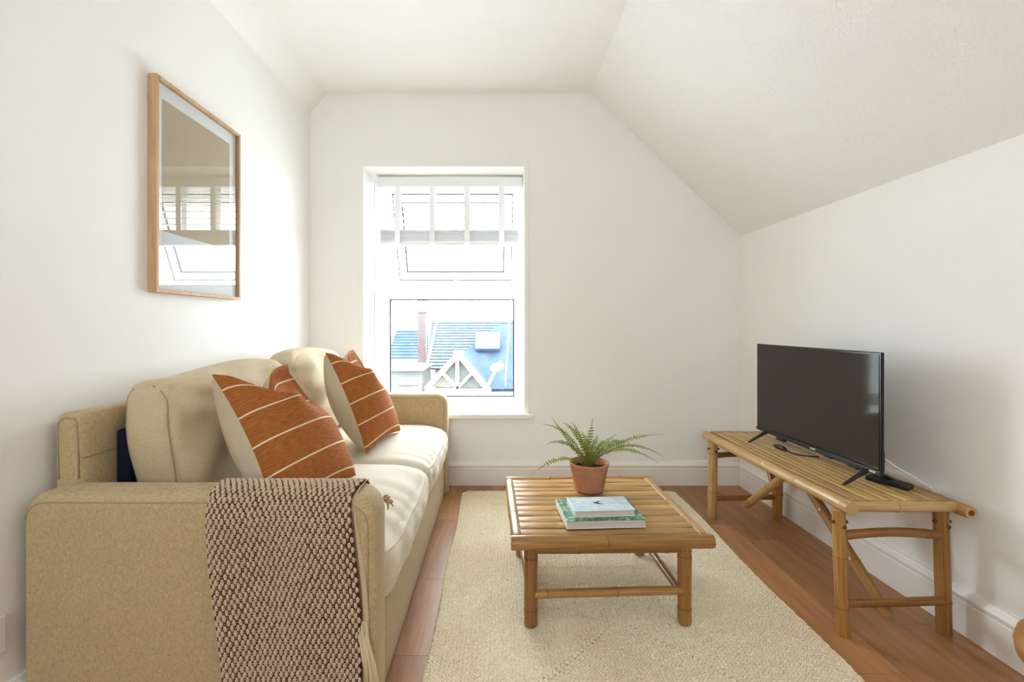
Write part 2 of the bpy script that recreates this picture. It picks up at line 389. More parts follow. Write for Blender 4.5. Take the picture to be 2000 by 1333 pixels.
def wall_with_hole(name, y0, y1, outline, hole, label):
    """outline = room section polygon, hole = (x0,x1,z0,z1); solid from y0 (room side) to y1"""
    hx0, hx1, hz0, hz1 = hole
    H = [(hx0,hz0),(hx1,hz0),(hx1,hz1),(hx0,hz1)]
    bm = bmesh.new()
    def ring(pts, y): return [bm.verts.new((p[0], y, p[1])) for p in pts]
    for y in (y0, y1):
        o = ring(outline, y); h = ring(H, y)
        eo = [bm.edges.new((o[i], o[(i+1) % len(o)])) for i in range(len(o))]
        eh = [bm.edges.new((h[i], h[(i+1) % 4])) for i in range(4)]
        bmesh.ops.triangle_fill(bm, edges=eo+eh, use_beauty=True)
        if y == y0: o0, h0 = o, h
    for i in range(4): bm.faces.new((h0[i], h0[(i+1) % 4], h[(i+1) % 4], h[i]))
    for i in range(len(o)): bm.faces.new((o0[i], o[i], o[(i+1) % len(o)], o0[(i+1) % len(o)]))
    bmesh.ops.recalc_face_normals(bm, faces=bm.faces)
    me = bpy.data.meshes.new(name); bm.to_mesh(me); bm.free(); me.materials.append(M['wall'])
    return struct(put(name, me), label, 'wall')
SECT = [(XL-.05,-.05),(XR+.05,-.05),(XR+.05,ZS-.02),(XS+.03,ZC+.04),(XC-.03,ZC+.04),(XL-.05,ZCH+.03)]
wall_with_hole('wall_back', YB, YB+.36, SECT, (WX0,WX1,WZ0,WZ1), 'white gable end wall with the window in it')
wall_with_hole('wall_rear', YR-.12, YR, SECT, RW, 'white wall at the rear end of the room')
# skirting boards with a moulded cap
prof = [(0,0),(.016,0),(.016,.104),(.013,.108),(.013,.112),(.019,.117),(.020,.126),(.015,.134),(.011,.140),(.0085,.146),(0,.146)]
def skirting(name, a, b, n, label):
    a, b, n = Vector(a), Vector(b), Vector(n); k = len(prof)
    V = [p + n*q[0] + Vector((0,0,q[1])) for p in (a, b) for q in prof]
    mb = MB().add(V, [tuple(range(k)), tuple(reversed(range(k, 2*k)))]+[(i, k+i, k+(i+1) % k, (i+1) % k) for i in range(k)])
    struct(fix_normals(mb.build(name, M['trim'])), label, 'skirting board')
skirting('baseboard_back', (XL, YB, 0), (XR, YB, 0), (0,-1,0), 'white moulded skirting board below the window')
skirting('baseboard_right', (XR, YR, 0), (XR, YB, 0), (-1,0,0), 'white moulded skirting board behind the bamboo bench')
skirting('baseboard_left', (XL, YR, 0), (XL, YB, 0), (1,0,0), 'white moulded skirting board behind the sofa')

# ------------------------------------------------------------------ window
win = struct(thing('window_1', 'x', 'window', ((WX0+WX1)/2, YW, WZ0)), 'white plastic window with open top vent and large lower pane', 'window')
fx0, fx1, fz0, fz1 = WX0, WX1, WZ0+.004, WZ1
GL, GR = -.728, .120                                    # sight lines of the lower pane
zA, zB = PZ(775, YW+.03), PZ(585, YW+.03)               # lower pane bottom / top
zC_, zD = PZ(556, YW), 1.905
def bar(name, x0, x1, z0, z1, y0=YW, y1=YW+.07, bev=.006, parent=win):
    return B(x0, x1, y0, y1, z0, z1).build(name, M['pvc'], parent, bevel=bev)
bar('frame_jamb', fx0, GL, fz0, fz1); bar('frame_jamb', GR, fx1, fz0, fz1)
bar('frame_head', GL, GR, zD, fz1); bar('frame_sill', GL, GR, fz0, zA); bar('transom', GL, GR, zB, zC_)
def gasket(x0, x1, z0, z1, y, w, parent, mbt=None):
    mb = MB()
    mb.box(x0-w, x1+w, y, y+.006, z0-w, z0); mb.box(x0-w, x1+w, y, y+.006, z1, z1+w)
    mb.box(x0-w, x0, y, y+.006, z0, z1); mb.box(x1, x1+w, y, y+.006, z0, z1)
    if mbt: mb.v = [tuple(mbt @ Vector(p)) for p in mb.v]
    return mb.build('gasket', M['gasket'], parent)
gasket(GL+.008, GR-.008, zA+.008, zB-.008, YW+.022, .009, win)
B(GL, GR, YW+.034, YW+.040, zA, zB).build('glass_pane', M['glass'], win)
# open top-hung vent
hz, hy, ang = zD-.004, YW+.055, math.radians(24)
TR = Matrix.Translation((0, hy, hz)) @ Matrix.Rotation(ang, 4, 'X')
sash = MB(); sh = zD-zC_-.006; sx0, sx1 = GL+.006, GR-.006
for (a, b, c, d) in ((sx0, sx0+.058, -sh, 0), (sx1-.058, sx1, -sh, 0), (sx0+.058, sx1-.058, -.058, 0), (sx0+.058, sx1-.058, -sh, -sh+.058)):
    sash.box(a, b, 0, .05, c, d)
sash.v = [tuple(TR @ Vector(p)) for p in sash.v]
sash_o = sash.build('vent_sash', M['pvc'], win, bevel=.004)
g = MB().box(sx0+.058, sx1-.058, .022, .028, -sh+.058, -.058); g.v = [tuple(TR @ Vector(p)) for p in g.v]; g.build('vent_pane', M['glass'], sash_o)
gasket(sx0+.067, sx1-.067, -sh+.067, -.067, .012, .010, sash_o, TR)
gasket(sx0+.007, sx1-.007, -sh+.007, -.007, -.004, .007, sash_o, TR)
hd = MB().box(-.34, -.27, -.02, 0, -sh+.018, -sh+.036).box(-.315, -.295, -.03, 0, -sh+.01, -sh+.044); hd.v = [tuple(TR @ Vector(p)) for p in hd.v]; hd.build('vent_handle', M['pvc'], sash_o, bevel=.004)
for x in (sx0+.01, sx1-.01):
    e = TR @ Vector((x, .02, -sh*.75))
    MB().tube([(x, YW+.03, zC_+.12), e], .004, 6).build('stay_arm', M['metal_white'], win)
struct(B(WX0-.055, WX1+.055, YB-.035, YW+.004, WZ0-.024, WZ0+.006).build('trim_1', M['trim'], bevel=.007, seg=3), 'white window board with rounded nose under the window', 'window sill')
mb = MB(); w = .028
mb.box(WX1, WX1+w, YB-.006, YB, WZ0, WZ1+w).box(WX0-w, WX1, YB-.006, YB, WZ1, WZ1+w).box(WX0-w, WX0, YB-.006, YB, WZ0, WZ1)
struct(mb.build('trim_2', M['wall'], bevel=.002), 'slim raised plaster edge around the window opening', 'trim')
# made-up window behind the camera, lets sky in as fill light
rw = struct(thing('fill_window', 'x', 'window', ((RW[0]+RW[1])/2, YR, RW[2])), 'added unseen window at the rear end of the room, letting in fill light', 'window')
for (a, b, c, d) in ((RW[0], RW[0]+.05, RW[2], RW[3]), (RW[1]-.05, RW[1], RW[2], RW[3]), (RW[0]+.05, RW[1]-.05, RW[2], RW[2]+.05), (RW[0]+.05, RW[1]-.05, RW[3]-.05, RW[3])):
    B(a, b, YR-.10, YR-.04, c, d).build('frame_bar', M['pvc'], rw)
B(RW[0]+.05, RW[1]-.05, YR-.08, YR-.074, RW[2]+.05, RW[3]-.05).build('glass_pane', M['glass'], rw)
# venetian blind
YBL = 3.055
bl = thing('venetian_blind', 'white wooden venetian blind with cloth tapes, raised over the top vent', 'blind', (-.31, YBL, 1.97))
bx0, bx1 = -.783, .158
B(bx0, bx1+.01, YBL-.035, YBL+.03, 1.905, 1.968).build('headrail', M['blind'], bl, bevel=.004)
zst0, zst1 = PZ(479, YBL), PZ(450, YBL)
slat0 = None
def slat(z, tilt=0.0):
    n = 6; V = []
    for x in (bx0+.012, bx1-.012):
        for k in range(n+1):
            q = k/n-.5; V.append((x, YBL+q*.05, z+.003*(1-4*q*q)+q*.05*tilt))
        for k in range(n, -1, -1):
            q = k/n-.5; V.append((x, YBL+q*.05, z+.003*(1-4*q*q)-.0028+q*.05*tilt))
    k = 2*(n+1)
    return fix_normals(MB().add(V, [tuple(range(k)), tuple(range(2*k-1, k-1, -1))]+[(i, k+i, k+(i+1) % k, (i+1) % k) for i in range(k)]).build('slat', M['blind'], bl))
for py in (376, 388.5, 401, 413.5, 426.5, 439): slat(PZ(py, YBL), .04)
ns = 13
for k in range(ns): slat(zst0+.018+(zst1-zst0-.018)*(k+.4)/ns, 0)
B(bx0+.012, bx1-.012, YBL-.026, YBL+.026, zst0-.004, zst0+.014).build('bottom_rail', M['blind'], bl, bevel=.003)
for px in (778, 845.5, 912.5, 979.5):
    xc = PX(px, YBL)
    t_ = MB(); 
    for yy in (YBL-.029, YBL+.0285):
        t_.grid(lambda u, v, yy=yy: (xc-.018+.036*u+.004*math.sin(v*9+px)*sm(.75, 1, 1-v), yy-(.004*math.sin(v*40) if v < .33 else 0), zst0-.006+(1.91-zst0+.006)*v), 2, 24)
    t_.build('tape', M['tape'], bl)
pc = [P(1001, 478, 3.02), P(1000, 540, 3.02), P(996.5, 610, 3.02), P(994, 655, 3.02), P(992, 690, 3.02), P(987, 755, 3.02)]
MB().tube(pc, .0022, 6).build('pull_cord', M['tape'], bl)
MB().tube([pc[3]+Vector((0,0,.022)), pc[3]+Vector((0,0,.01)), pc[3], pc[3]-Vector((0,0,.018)), pc[3]-Vector((0,0,.026))], [.003,.008,.009,.007,.003], 10).build('cord_tassel', M['blind'], bl, smooth=True)

# ------------------------------------------------------------------ bamboo canes
def cane(p0, p1, r, name, mat, parent, nodes=None, taper=0., bend=0., seed=0, n=14, rot=None, hollow=None, ridge=.09, bdir=(0,0,1)):
    rnd = random.Random(seed*13+5)
    p0, p1 = Vector(p0), Vector(p1); L = (p1-p0).length
    if nodes is None:
        k = max(1, int(L/.23)); nodes = [(i+rnd.uniform(.25,.75))/k for i in range(k)]
    ts = set([0, .004/L, 1-.004/L, 1] + [i/14 for i in range(15)])
    for q in nodes:
        for d in (-.014, -.006, -.0025, 0, .0025, .006, .014): ts.add(min(1, max(0, q+d/L)))
    ts = sorted(ts); pts, rad, nd = [], [], []
    bd = Vector(bdir)
    for q in ts:
        pts.append(p0.lerp(p1, q) + bd*bend*math.sin(PI*q))
        rr = r*(1-taper*q)*(1+.018*math.sin(q*9+seed)); m = 0
        for nq in nodes:
            d = (q-nq)*L
            rr *= 1+ridge*math.exp(-(d/.006)**2) - .035*math.exp(-((d-.010)/.004)**2)
            m = max(m, math.exp(-((d-.0022)/.0022)**2))
        if q == 0 or q == 1: rr *= .93
        rad.append(rr); nd.append(m)
    mb = MB().tube(pts, rad, n, True, nd, uoff=rnd.random())
    if rot: mb.rot(*rot)
    nf = len(mb.f); mb.mi = [0]*(nf-2)+[1, 1]
    o = mb.build(name, [mat, M['cane_end']], parent, smooth=True, auto=math.radians(50))
    return o
def strip(p0, p1, w, th, name, mat, parent, seed=0, rot=None, node_at=(.3,.75)):
    """split bamboo slat from p0 to p1 (top centre line), gently crowned"""
    rnd = random.Random(seed*7+3); p0, p1 = Vector(p0), Vector(p1); d = (p1-p0); L = d.length; d.normalize()
    s = d.cross(Vector((0,0,1))).normalized(); K = 10; mb = MB(); V, U, N = [], [], []
    ph = rnd.random()*6
    for i in range(K+1):
        q = i/K; c = p0+d*L*q + s*.0016*math.sin(q*5+ph) + Vector((0,0,.0012*math.sin(q*7+ph*2)))
        ww = w*(1+.02*math.sin(q*11+ph)); nd = max(math.exp(-((q-a)*L/.006)**2) for a in node_at)
        for (a, b) in ((-.5,-1), (-.5,-.14), (-.44,-.02), (0,0), (.44,-.02), (.5,-.14), (.5,-1)):
            V.append(c+s*ww*a+Vector((0,0,th*b+.0012*nd))); U.append((a*.9+rnd.random()*0+seed*.37, L*q)); N.append(nd*.5)
    m = 7; Fc = [tuple(reversed(range(m))), tuple(K*m+j for j in range(m))]
    for i in range(K):
        for j in range(m): Fc.append((i*m+j, i*m+(j+1) % m, (i+1)*m+(j+1) % m, (i+1)*m+j))
    mb.add(V, Fc, U, N)
    if rot: mb.rot(*rot)
    return fix_normals(mb.build(name, mat, parent, smooth=True, auto=math.radians(40)))

# ------------------------------------------------------------------ coffee table
TC = (.362, 1.745); TROT = (math.radians(1.1), TC); ZT = .328
x0, x1, y0, y1 = TC[0]-.300, TC[0]+.300, TC[1]-.283, TC[1]+.283
tb = thing('coffee_table', 'low square bamboo coffee table with slatted top on the rug', 'table', (TC[0], TC[1], .014))
pr = .0205; zp = ZT-.019
cane((x0-.022, y0, zp), (x1+.022, y0, zp), pr*1.08, 'top_rail', M['cane'], tb, [.47], seed=1, rot=TROT)
cane((x0-.015, y1, zp), (x1+.015, y1, zp), pr, 'top_rail', M['cane'], tb, [.3,.8], seed=2, rot=TROT)
cane((x0, y0+.016, zp+.001), (x0, y1-.016, zp+.001), pr, 'top_rail', M['cane_pale'], tb, [.35,.85], seed=3, rot=TROT)
cane((x1, y0+.016, zp+.001), (x1, y1-.016, zp+.001), pr, 'top_rail', M['cane_pale'], tb, [.4,.7], seed=4, rot=TROT)
ns = 11; sw = (y1-y0-.036)/ns
for k in range(ns):
    yy = y0+.018+sw*(k+.5)
    strip((x0+.012, yy, ZT-.002), (x1-.012, yy, ZT-.002), sw*.93, .012, 'table_slat', M['slat'], tb, seed=k, rot=TROT, node_at=(random.uniform(.1,.4), random.uniform(.55,.9)))
for yy in (y0+.12, TC[1], y1-.12):
    cane((x0+.015, yy, ZT-.028), (x1-.015, yy, ZT-.028), .012, 'under_batten', M['cane_red'], tb, seed=int(yy*50), rot=TROT, n=10)
lx0, lx1, ly0, ly1 = x0+.046, x1-.046, y0+.055, y1-.055
zr = .0142
for i, (lx, ly, mt) in enumerate(((lx0, ly0, 'cane_red'), (lx1, ly0, 'cane'), (lx0, ly1, 'cane_red'), (lx1, ly1, 'cane'))):
    cane((lx, ly, zr), (lx, ly, zp-.012), .0222, 'leg', M[mt], tb, [.18,.78], seed=20+i, rot=TROT, n=16, ridge=.04)
for i, yy in enumerate((ly0, ly1)):
    cane((lx0+.012, yy-.004, zp-.048), (lx1-.012, yy-.004, zp-.048), .0125, 'apron', M['cane_red'], tb, [.3,.9], seed=30+i, rot=TROT, n=10)
    cane((lx0+.012, yy-.006, .118), (lx1-.008, yy-.006, .126), .0135, 'stretcher', M['cane_red' if i else 'cane'], tb, [.08,.55], seed=40+i, rot=TROT, n=12)
for i, xx in enumerate((lx0, lx1)):
    cane((xx, ly0+.012, zp-.032), (xx, ly1-.012, zp-.032), .012, 'apron', M['cane_red'], tb, seed=50+i, rot=TROT, n=10)
    cane((xx, ly0+.012, .098), (xx, ly1-.012, .098), .0125, 'stretcher', M['cane_red'], tb, seed=60+i, rot=TROT, n=10)

# ------------------------------------------------------------------ rug
rug = thing('jute_rug', 'cream braided jute rug under the coffee table', 'rug', (.4, 1.84, 0))
RC = [(-.205, .93), (1.005, .93), (1.055, 2.735), (-.198, 2.735)]   # near-left, near-right, far-right, far-left
def rugpt(s, t):
    a = np.array(RC[0]); b = np.array(RC[1]); c = np.array(RC[2]); d = np.array(RC[3])
    return (a*(1-s)+b*s)*(1-t) + (d*(1-s)+c*s)*t
bp = [tuple(rugpt(s, t)) for s, t in ((.008,.006),(.992,.006),(.992,.994),(.008,.994))]
prism(MB(), bp, 'z', .001, .005).build('rug_backing', M['jute_base'], rug)
RW_, RH_ = 1.235, 1.805; pitch = RW_/2/47
def ring_path(d):
    """rounded rectangle inset by d: points and tangents at equal steps, in rug metres"""
    w, h = RW_-2*d, RH_-2*d; r = max(.003, .03-d*.02); r = min(r, w/2-.001)
    segs = [('l', (r,0), (w-r,0)), ('a', (w-r,r), -PI/2), ('l', (w,r), (w,h-r)), ('a', (w-r,h-r), 0), ('l', (w-r,h), (r,h)), ('a', (r,h-r), PI/2), ('l', (0,h-r), (0,r)), ('a', (r,r), PI)]
    Ls = [math.dist(s[1], s[2]) if s[0] == 'l' else r*PI/2 for s in segs]; tot = sum(Ls)
    n = max(6, int(tot/.0125)); q = (np.arange(n)+.5)/n*tot
    X = np.zeros((n, 2)); T = np.zeros((n, 2)); acc = 0
    for s, L in zip(segs, Ls):
        m = (q >= acc) & (q < acc+L); u = (q[m]-acc)
        if s[0] == 'l':
            a, b = np.array(s[1]), np.array(s[2]); dd = (b-a)/max(L, 1e-6); X[m] = a+u[:, None]*dd; T[m] = dd
        else:
            an = s[2]+u/r; X[m] = np.array(s[1])+r*np.stack([np.cos(an), np.sin(an)], 1); T[m] = np.stack([-np.sin(an), np.cos(an)], 1)
        acc += L
    return X+d, T
lob = 7; ar = np.arange(lob)*2*PI/lob
tri_f = []
for j in range(lob):
    k = (j+1) % lob; tri_f += [(j, k, lob+k), (j, lob+k, lob+j), (lob+j, lob+k, 2*lob)]
tri_f = np.array(tri_f)
def lobes_mesh(name, C, A, Bv, Nn, mat, parent, rise=.55):
    """many little yarn lobes: centres C, half axes A and Bv, height Nn -> one mesh"""
    m = len(C)
    base = C[:, None]+A[:, None]*np.cos(ar)[None, :, None]+Bv[:, None]*np.sin(ar)[None, :, None]
    mid = C[:, None]+(A[:, None]*np.cos(ar)[None, :, None]+Bv[:, None]*np.sin(ar)[None, :, None])*.72+Nn[:, None]*.72
    V = np.concatenate([base, mid, (C+Nn)[:, None]], 1).reshape(-1, 3)
    Fi = (tri_f[None]+(np.arange(m)*(2*lob+1))[:, None, None]).reshape(-1, 3)
    me = bpy.data.meshes.new(name); me.vertices.add(len(V)); me.vertices.foreach_set('co', V.astype(np.float32).ravel())
    me.loops.add(Fi.size); me.loops.foreach_set('vertex_index', Fi.astype(np.int32).ravel())
    me.polygons.add(len(Fi)); me.polygons.foreach_set('loop_start', np.arange(0, Fi.size, 3, dtype=np.int32))
    me.polygons.foreach_set('use_smooth', np.ones(len(Fi), dtype=bool))
    me.materials.append(mat); me.update(calc_edges=True); me.validate()
    return put(name, me, parent)
d = pitch*.5; nring = 0
while d < RW_/2-.004:
    X, T = ring_path(d); n = len(X); Nrm = np.stack([-T[:, 1], T[:, 0]], 1)
    Cs, As, Bs, Hs = [], [], [], []
    for side in (-1, 1):
        sh = .25*side
        c2 = X+Nrm*(side*pitch*.235)+T*(.0125*sh)+RNG.normal(0, .0006, X.shape)
        c2 = c2+Nrm*.0012*np.sin(X[:, :1]*7+X[:, 1:]*5)
        ang = .62*side
        a2 = (T*math.cos(ang)+Nrm*math.sin(-ang))*(.0088*RNG.uniform(.9, 1.15, (n, 1)))
        b2 = np.stack([-a2[:, 1], a2[:, 0]], 1)*.50
        s, t_ = c2[:, 0]/RW_, c2[:, 1]/RH_
        w = np.array([rugpt(a, b) for a, b in zip(s, t_)])
        wav = .006*np.sin(w[:, 1]*6.0)*(s > .5)*(s-.5)*2 + .004*np.sin(w[:, 1]*9)*(s < .5)*(.5-s)*2
        Cs.append(np.column_stack([w[:, 0]+wav, w[:, 1], np.full(n, .0035)]))
        As.append(np.column_stack([a2, np.zeros(n)])); Bs.append(np.column_stack([b2, np.zeros(n)]))
        Hs.append(np.column_stack([np.zeros((n, 2)), .0095*RNG.uniform(.85, 1.1, n)]))
    lobes_mesh('braid_row', np.concatenate(Cs), np.concatenate(As), np.concatenate(Bs), np.concatenate(Hs), M['jute'], rug)
    d += pitch; nring += 1

# ------------------------------------------------------------------ bamboo bench
bn = thing('bamboo_bench', 'long bamboo bench with slatted top carrying the television', 'bench', (1.28, 1.93, 0))
BX0, BX1, BY0, BY1 = 1.112, 1.452, 1.445, 2.40; ZBN = .440
cane((BX0, BY0-.005, ZBN-.017), (BX0-.012, BY1+.03, ZBN-.022), .0215, 'side_rail', M['cane_pale'], bn, [.02,.25,.46,.66,.86], seed=71, n=18)
cane((BX1+.006, BY0-.03, ZBN-.020), (BX1+.006, BY1+.03, ZBN-.022), .0195, 'side_rail', M['cane'], bn, [.1,.35,.6,.85], seed=72, n=18)
MB().tube([(BX1+.006, BY0-.0315, ZBN-.020), (BX1+.006, BY0-.027, ZBN-.020)], .009, 14).build('hollow_core', M['cane_hole'], bn)
cane((BX0+.012, BY0+.012, ZBN-.016), (BX1-.004, BY0+.012, ZBN-.016), .0165, 'end_rail', M['cane_pale'], bn, [.42], seed=73)
cane((BX0+.005, BY1, ZBN-.014), (BX1-.004, BY1, ZBN-.014), .0165, 'end_rail', M['cane_pale'], bn, [.3], seed=74)
nb = 11; bw = (BX1-BX0-.036)/nb
for k in range(nb):
    xx = BX0+.020+bw*(k+.5)
    strip((xx, BY0+.024, ZBN-.001), (xx-.008, BY1-.014, ZBN-.001), bw*.87, .010, 'bench_slat', M['slat_pale'], bn, seed=100+k, node_at=(random.uniform(.05,.3), random.uniform(.4,.6), random.uniform(.7,.95)))
for i, yy in enumerate((1.62, 1.92, 2.22)):
    cane((BX0+.004, yy, ZBN-.026), (BX1-.004, yy, ZBN-.026), .013, 'under_batten', M['cane_red'], bn, seed=80+i, n=10)
LX0, LX1 = 1.112, 1.448; LYN, LYF = 1.482, 2.385
legs = [((LX0+.002, LYN, 0), (LX0-.010, LYN+.004, ZBN-.036), .0190, 'cane', [.22,.62]), ((LX1+.001, LYN+.01, 0), (LX1-.012, LYN+.008, ZBN-.032), .0208, 'cane', [.26]),
        ((LX0+.004, LYF, 0), (LX0-.006, LYF-.03, ZBN-.040), .0225, 'cane_pale', [.35,.85]), ((LX1+.006, LYF+.005, 0), (LX1, LYF-.02, ZBN-.032), .0235, 'cane', [.3])]
for i, (a, b, r, mt, nd) in enumerate(legs):
    lg = cane(a, b, r, 'leg', M[mt], bn, nd, seed=90+i, n=18, ridge=.07)
    zc = ZBN-.075
    for s in (-1, 1):
        MB().tube([(b[0]+s*(r*.9), b[1]-.004, zc), (b[0]+s*(r+.006), b[1]-.004, zc)], .0055, 8).build('peg', M['peg'], lg, smooth=True)
    MB().tube([(b[0]+.006, b[1]-r*.86, zc-.012), (b[0]+.006, b[1]-r*1.05, zc-.012)], .0065, 10).build('peg', M['peg'], lg, smooth=True)
for i, yy in enumerate((LYN, LYF-.008)):
    cane((LX0+.012, yy, .103), (LX1-.012, yy+.004, .108), .0135, 'stretcher', M['cane_red'], bn, [.15,.62], seed=110+i, n=12)
    cane((LX0+.008, yy, .322), (LX1-.016, yy+.004, .320), .0140, 'stretcher', M['cane_red'], bn, [.85], seed=115+i, n=12, bend=.010)
cane((1.272, 1.492, .050), (1.272, 1.975, .405), .0185, 'brace', M['cane'], bn, [.30,.62], seed=120, n=16)
cane((1.268, 2.345, .078), (1.268, 1.94, .405), .0175, 'brace', M['cane_pale'], bn, [.12,.5], seed=121, n=16)
cane((1.29, 2.235, .405), (1.268, 2.105, .268), .0165, 'brace_spur', M['cane_red'], bn, [.4], seed=122, n=12)

# ------------------------------------------------------------------ television
TVX = 1.289; TY0, TY1, TZ0, TZ1 = 1.553, 2.268, .4865, .905
tv = thing('television', 'flat black television standing on the bamboo bench', 'television', (TVX, 1.91, ZBN))
B(TVX, TVX+.011, TY0, TY1, TZ0, TZ1).build('cabinet', M['black_gloss'], tv, bevel=.003)
B(TVX-.0015, TVX+.001, TY0+.009, TY1-.009, TZ0+.017, TZ1-.009).build('screen_panel', M['screen'], tv)
B(TVX+.009, TVX+.036, TY0+.020, TY1-.06, TZ0+.002, TZ0+.085).build('rear_housing', M['black_plastic'], tv, bevel=.012)
ch = B(TVX-.004, TVX+.012, TY0+.001, TY1-.001, TZ0-.001, TZ0+.014).build('lower_bezel', M['black_plastic'], tv, bevel=.002)
for yc, wd in ((1.875, .030), (1.585, .026)):
    bd = MB()
    for k in range(6): bd.box(TVX-.0048, TVX-.0038, yc-wd/2+wd/6*k+.0006, yc-wd/2+wd/6*(k+1)-.0006, TZ0+.004, TZ0+.0095+(.0015 if k in (0, 2) else 0))
    bd.build('badge', M['badge'], ch)
B(TVX-.006, TVX+.014, 2.06, 2.11, TZ0-.014, TZ0+.002).build('sensor_pod', M['black_plastic'], tv, bevel=.003)
B(TVX-.002, TVX+.016, 1.78, 1.82, TZ0-.008, TZ0+.002).build('sensor_pod', M['black_plastic'], tv, bevel=.003)
B(TVX-.002, TVX+.016, 1.655, 1.70, TZ0-.010, TZ0+.002).build('sensor_pod', M['black_plastic'], tv, bevel=.003)
for yc in (TY0+.062, TY1-.075):
    f = MB()
    for s, ln in ((-1, .098), (1, .10)):
        a = Vector((TVX+.012+s*.004, yc, TZ0+.006)); b = Vector((TVX+.012+s*ln, yc-.012, ZBN+.0055))
        f.tube([a, a.lerp(b, .5), b, b+Vector((s*.006, 0, -.0025))], [.013, .0095, .007, .0045], 8, flat=.62)
    f.build('stand_foot', M['black_plastic'], tv, smooth=True, auto=.8)
tv.rotation_euler = (0, 0, math.radians(1.3))
rm = thing('remote_control', 'black remote control lying beside the near television foot', 'remote control', (1.36, 1.60, ZBN))
rb = MB().box(1.352, 1.394, 1.545, 1.672, ZBN+.001, ZBN+.019); rb.rot(math.radians(26), (1.37, 1.60)); rb.build('remote_body', M['black_plastic'], rm, bevel=.005)
for k in range(6):
    q = MB().box(1.362, 1.384, 1.556+.017*k, 1.566+.017*k, ZBN+.0185, ZBN+.0205); q.rot(math.radians(26), (1.37, 1.60)); q.build('button', M['gasket'], rm)
pg = thing('television_plug', 'small black plug and lead under the television beside the far foot', 'plug', (1.27, 2.06, ZBN))
MB().tube([(1.262, 2.095, ZBN+.010), (1.264, 2.07, ZBN+.012), (1.266, 2.035, ZBN+.012), (1.268, 2.015, ZBN+.008)], [.006,.010,.010,.004], 10).build('plug_body', M['black_plastic'], pg, smooth=True)
MB().tube([(1.268, 2.018, ZBN+.007), (1.275, 1.98, ZBN+.004), (1.30, 1.95, ZBN+.004), (1.35, 1.93, ZBN+.004)], .003, 6).build('lead', M['black_plastic'], pg, smooth=True)
cp = [P(1722, 915, 1.60), (1.385, 1.60, .505), (1.43, 1.575, .475), (1.462, 1.55, .448), (1.492, 1.551, .40), (1.497, 1.553, .30), (1.488, 1.551, .16)]
cp[0] = Vector((1.351, 1.615, .535))
tag(MB().tube(cp, .003, 8).build('aerial_cable', M['cable'], smooth=True), 'thin pale cable running from the television down the wall', 'cable')
tag(B(XR-.028, XR-.001, 1.62, 1.70, .152, .225).build('wall_plug', M['switch'], bevel=.006), 'white plug box on the wall behind the bench', 'plug') if False else None

# ------------------------------------------------------------------ potted fern
pt = Vector((.374, 1.865, ZT)); pot = thing('potted_fern', 'green fern in a terracotta pot on the coffee table', 'potted plant', pt)
def lathe(mb, prof, c, n=40, mi=0):
    V, U = [], []
    for r, z in prof:
        for j in range(n):
            a = 2*PI*j/n; V.append((c[0]+r*math.cos(a), c[1]+r*math.sin(a), c[2]+z)); U.append((j/n, z))
    Fc = [(i*n+j, i*n+(j+1) % n, (i+1)*n+(j+1) % n, (i+1)*n+j) for i in range(len(prof)-1) for j in range(n)]
    return mb.add(V, Fc, U, None, mi)
lathe(MB(), [(.0001,.0005),(.050,.0005),(.055,.003),(.058,.010),(.066,.050),(.076,.098),(.078,.105),(.0795,.113),(.079,.116),(.0765,.117),(.074,.115),(.071,.098),(.068,.088)], pt).build('pot', M['terracotta'], pot, smooth=True)
so = MB(); lathe(so, [(.0001,.094),(.03,.096),(.055,.092),(.0715,.090)], pt, 28)
so.v = [(x, y, z+random.uniform(-.003, .003)) for x, y, z in so.v]; so.build('soil', M['soil'], pot, smooth=True)
def bez(a, b, c, t): return a*(1-t)**2 + b*2*t*(1-t) + c*t*t
def frond(px, py, dY, mid, size=.0085, seed=0, start=.14, droop=0):
    rnd = random.Random(seed); base = pt+Vector((rnd.uniform(-.014,.014), rnd.uniform(-.012,.012), .093))
    tip = P(px, py, pt.y+dY); ctrl = P(mid[0], mid[1], pt.y+dY*.45)
    N = 24; pts = [bez(base, ctrl, tip, i/N) for i in range(N+1)]
    st = MB().tube(pts, [.0022*(1-i/N*.75) for i in range(N+1)], 5)
    fr = st.build('frond', M['stem'], pot, smooth=True)
    lf = MB(); L = sum((pts[i+1]-pts[i]).length for i in range(N)); cnt = max(8, int(L/.0125))
    for k in range(cnt):
        t = start+(1-start)*(k+.3)/cnt
        p = bez(base, ctrl, tip, t); d = (bez(base, ctrl, tip, min(1, t+.02))-bez(base, ctrl, tip, t-.02)).normalized()
        up = Vector((0, -.45, .9)); sd = d.cross(up).normalized(); up2 = sd.cross(d).normalized()
        ln = size*1.75*min(1, .45+(t-start)*2.2)*(1-sm(.62, 1.03, t)*.85)*rnd.uniform(.85, 1.15)
        for s in (-1, 1):
            o = p+d*(.0018*s); dr = (sd*s*rnd.uniform(.85,1.05)+d*.38+up2*rnd.uniform(-.05,.35)).normalized(); cr = dr.cross(up2).normalized()*ln*.29*s
            e = o+dr*ln-up2*ln*.18
            V = [o, o+dr*ln*.3+cr, o+dr*ln*.72+cr*.85-up2*ln*.05, e, o+dr*ln*.72-cr*.85-up2*ln*.05, o+dr*ln*.3-cr, o+dr*ln*.5+up2*ln*.07]
            lf.add(V, [(0,1,6),(1,2,6),(2,3,6),(3,4,6),(4,5,6),(5,0,6)])
    lf.build('leaflets', M['fern'], fr, smooth=True)['kind'] = 'stuff'
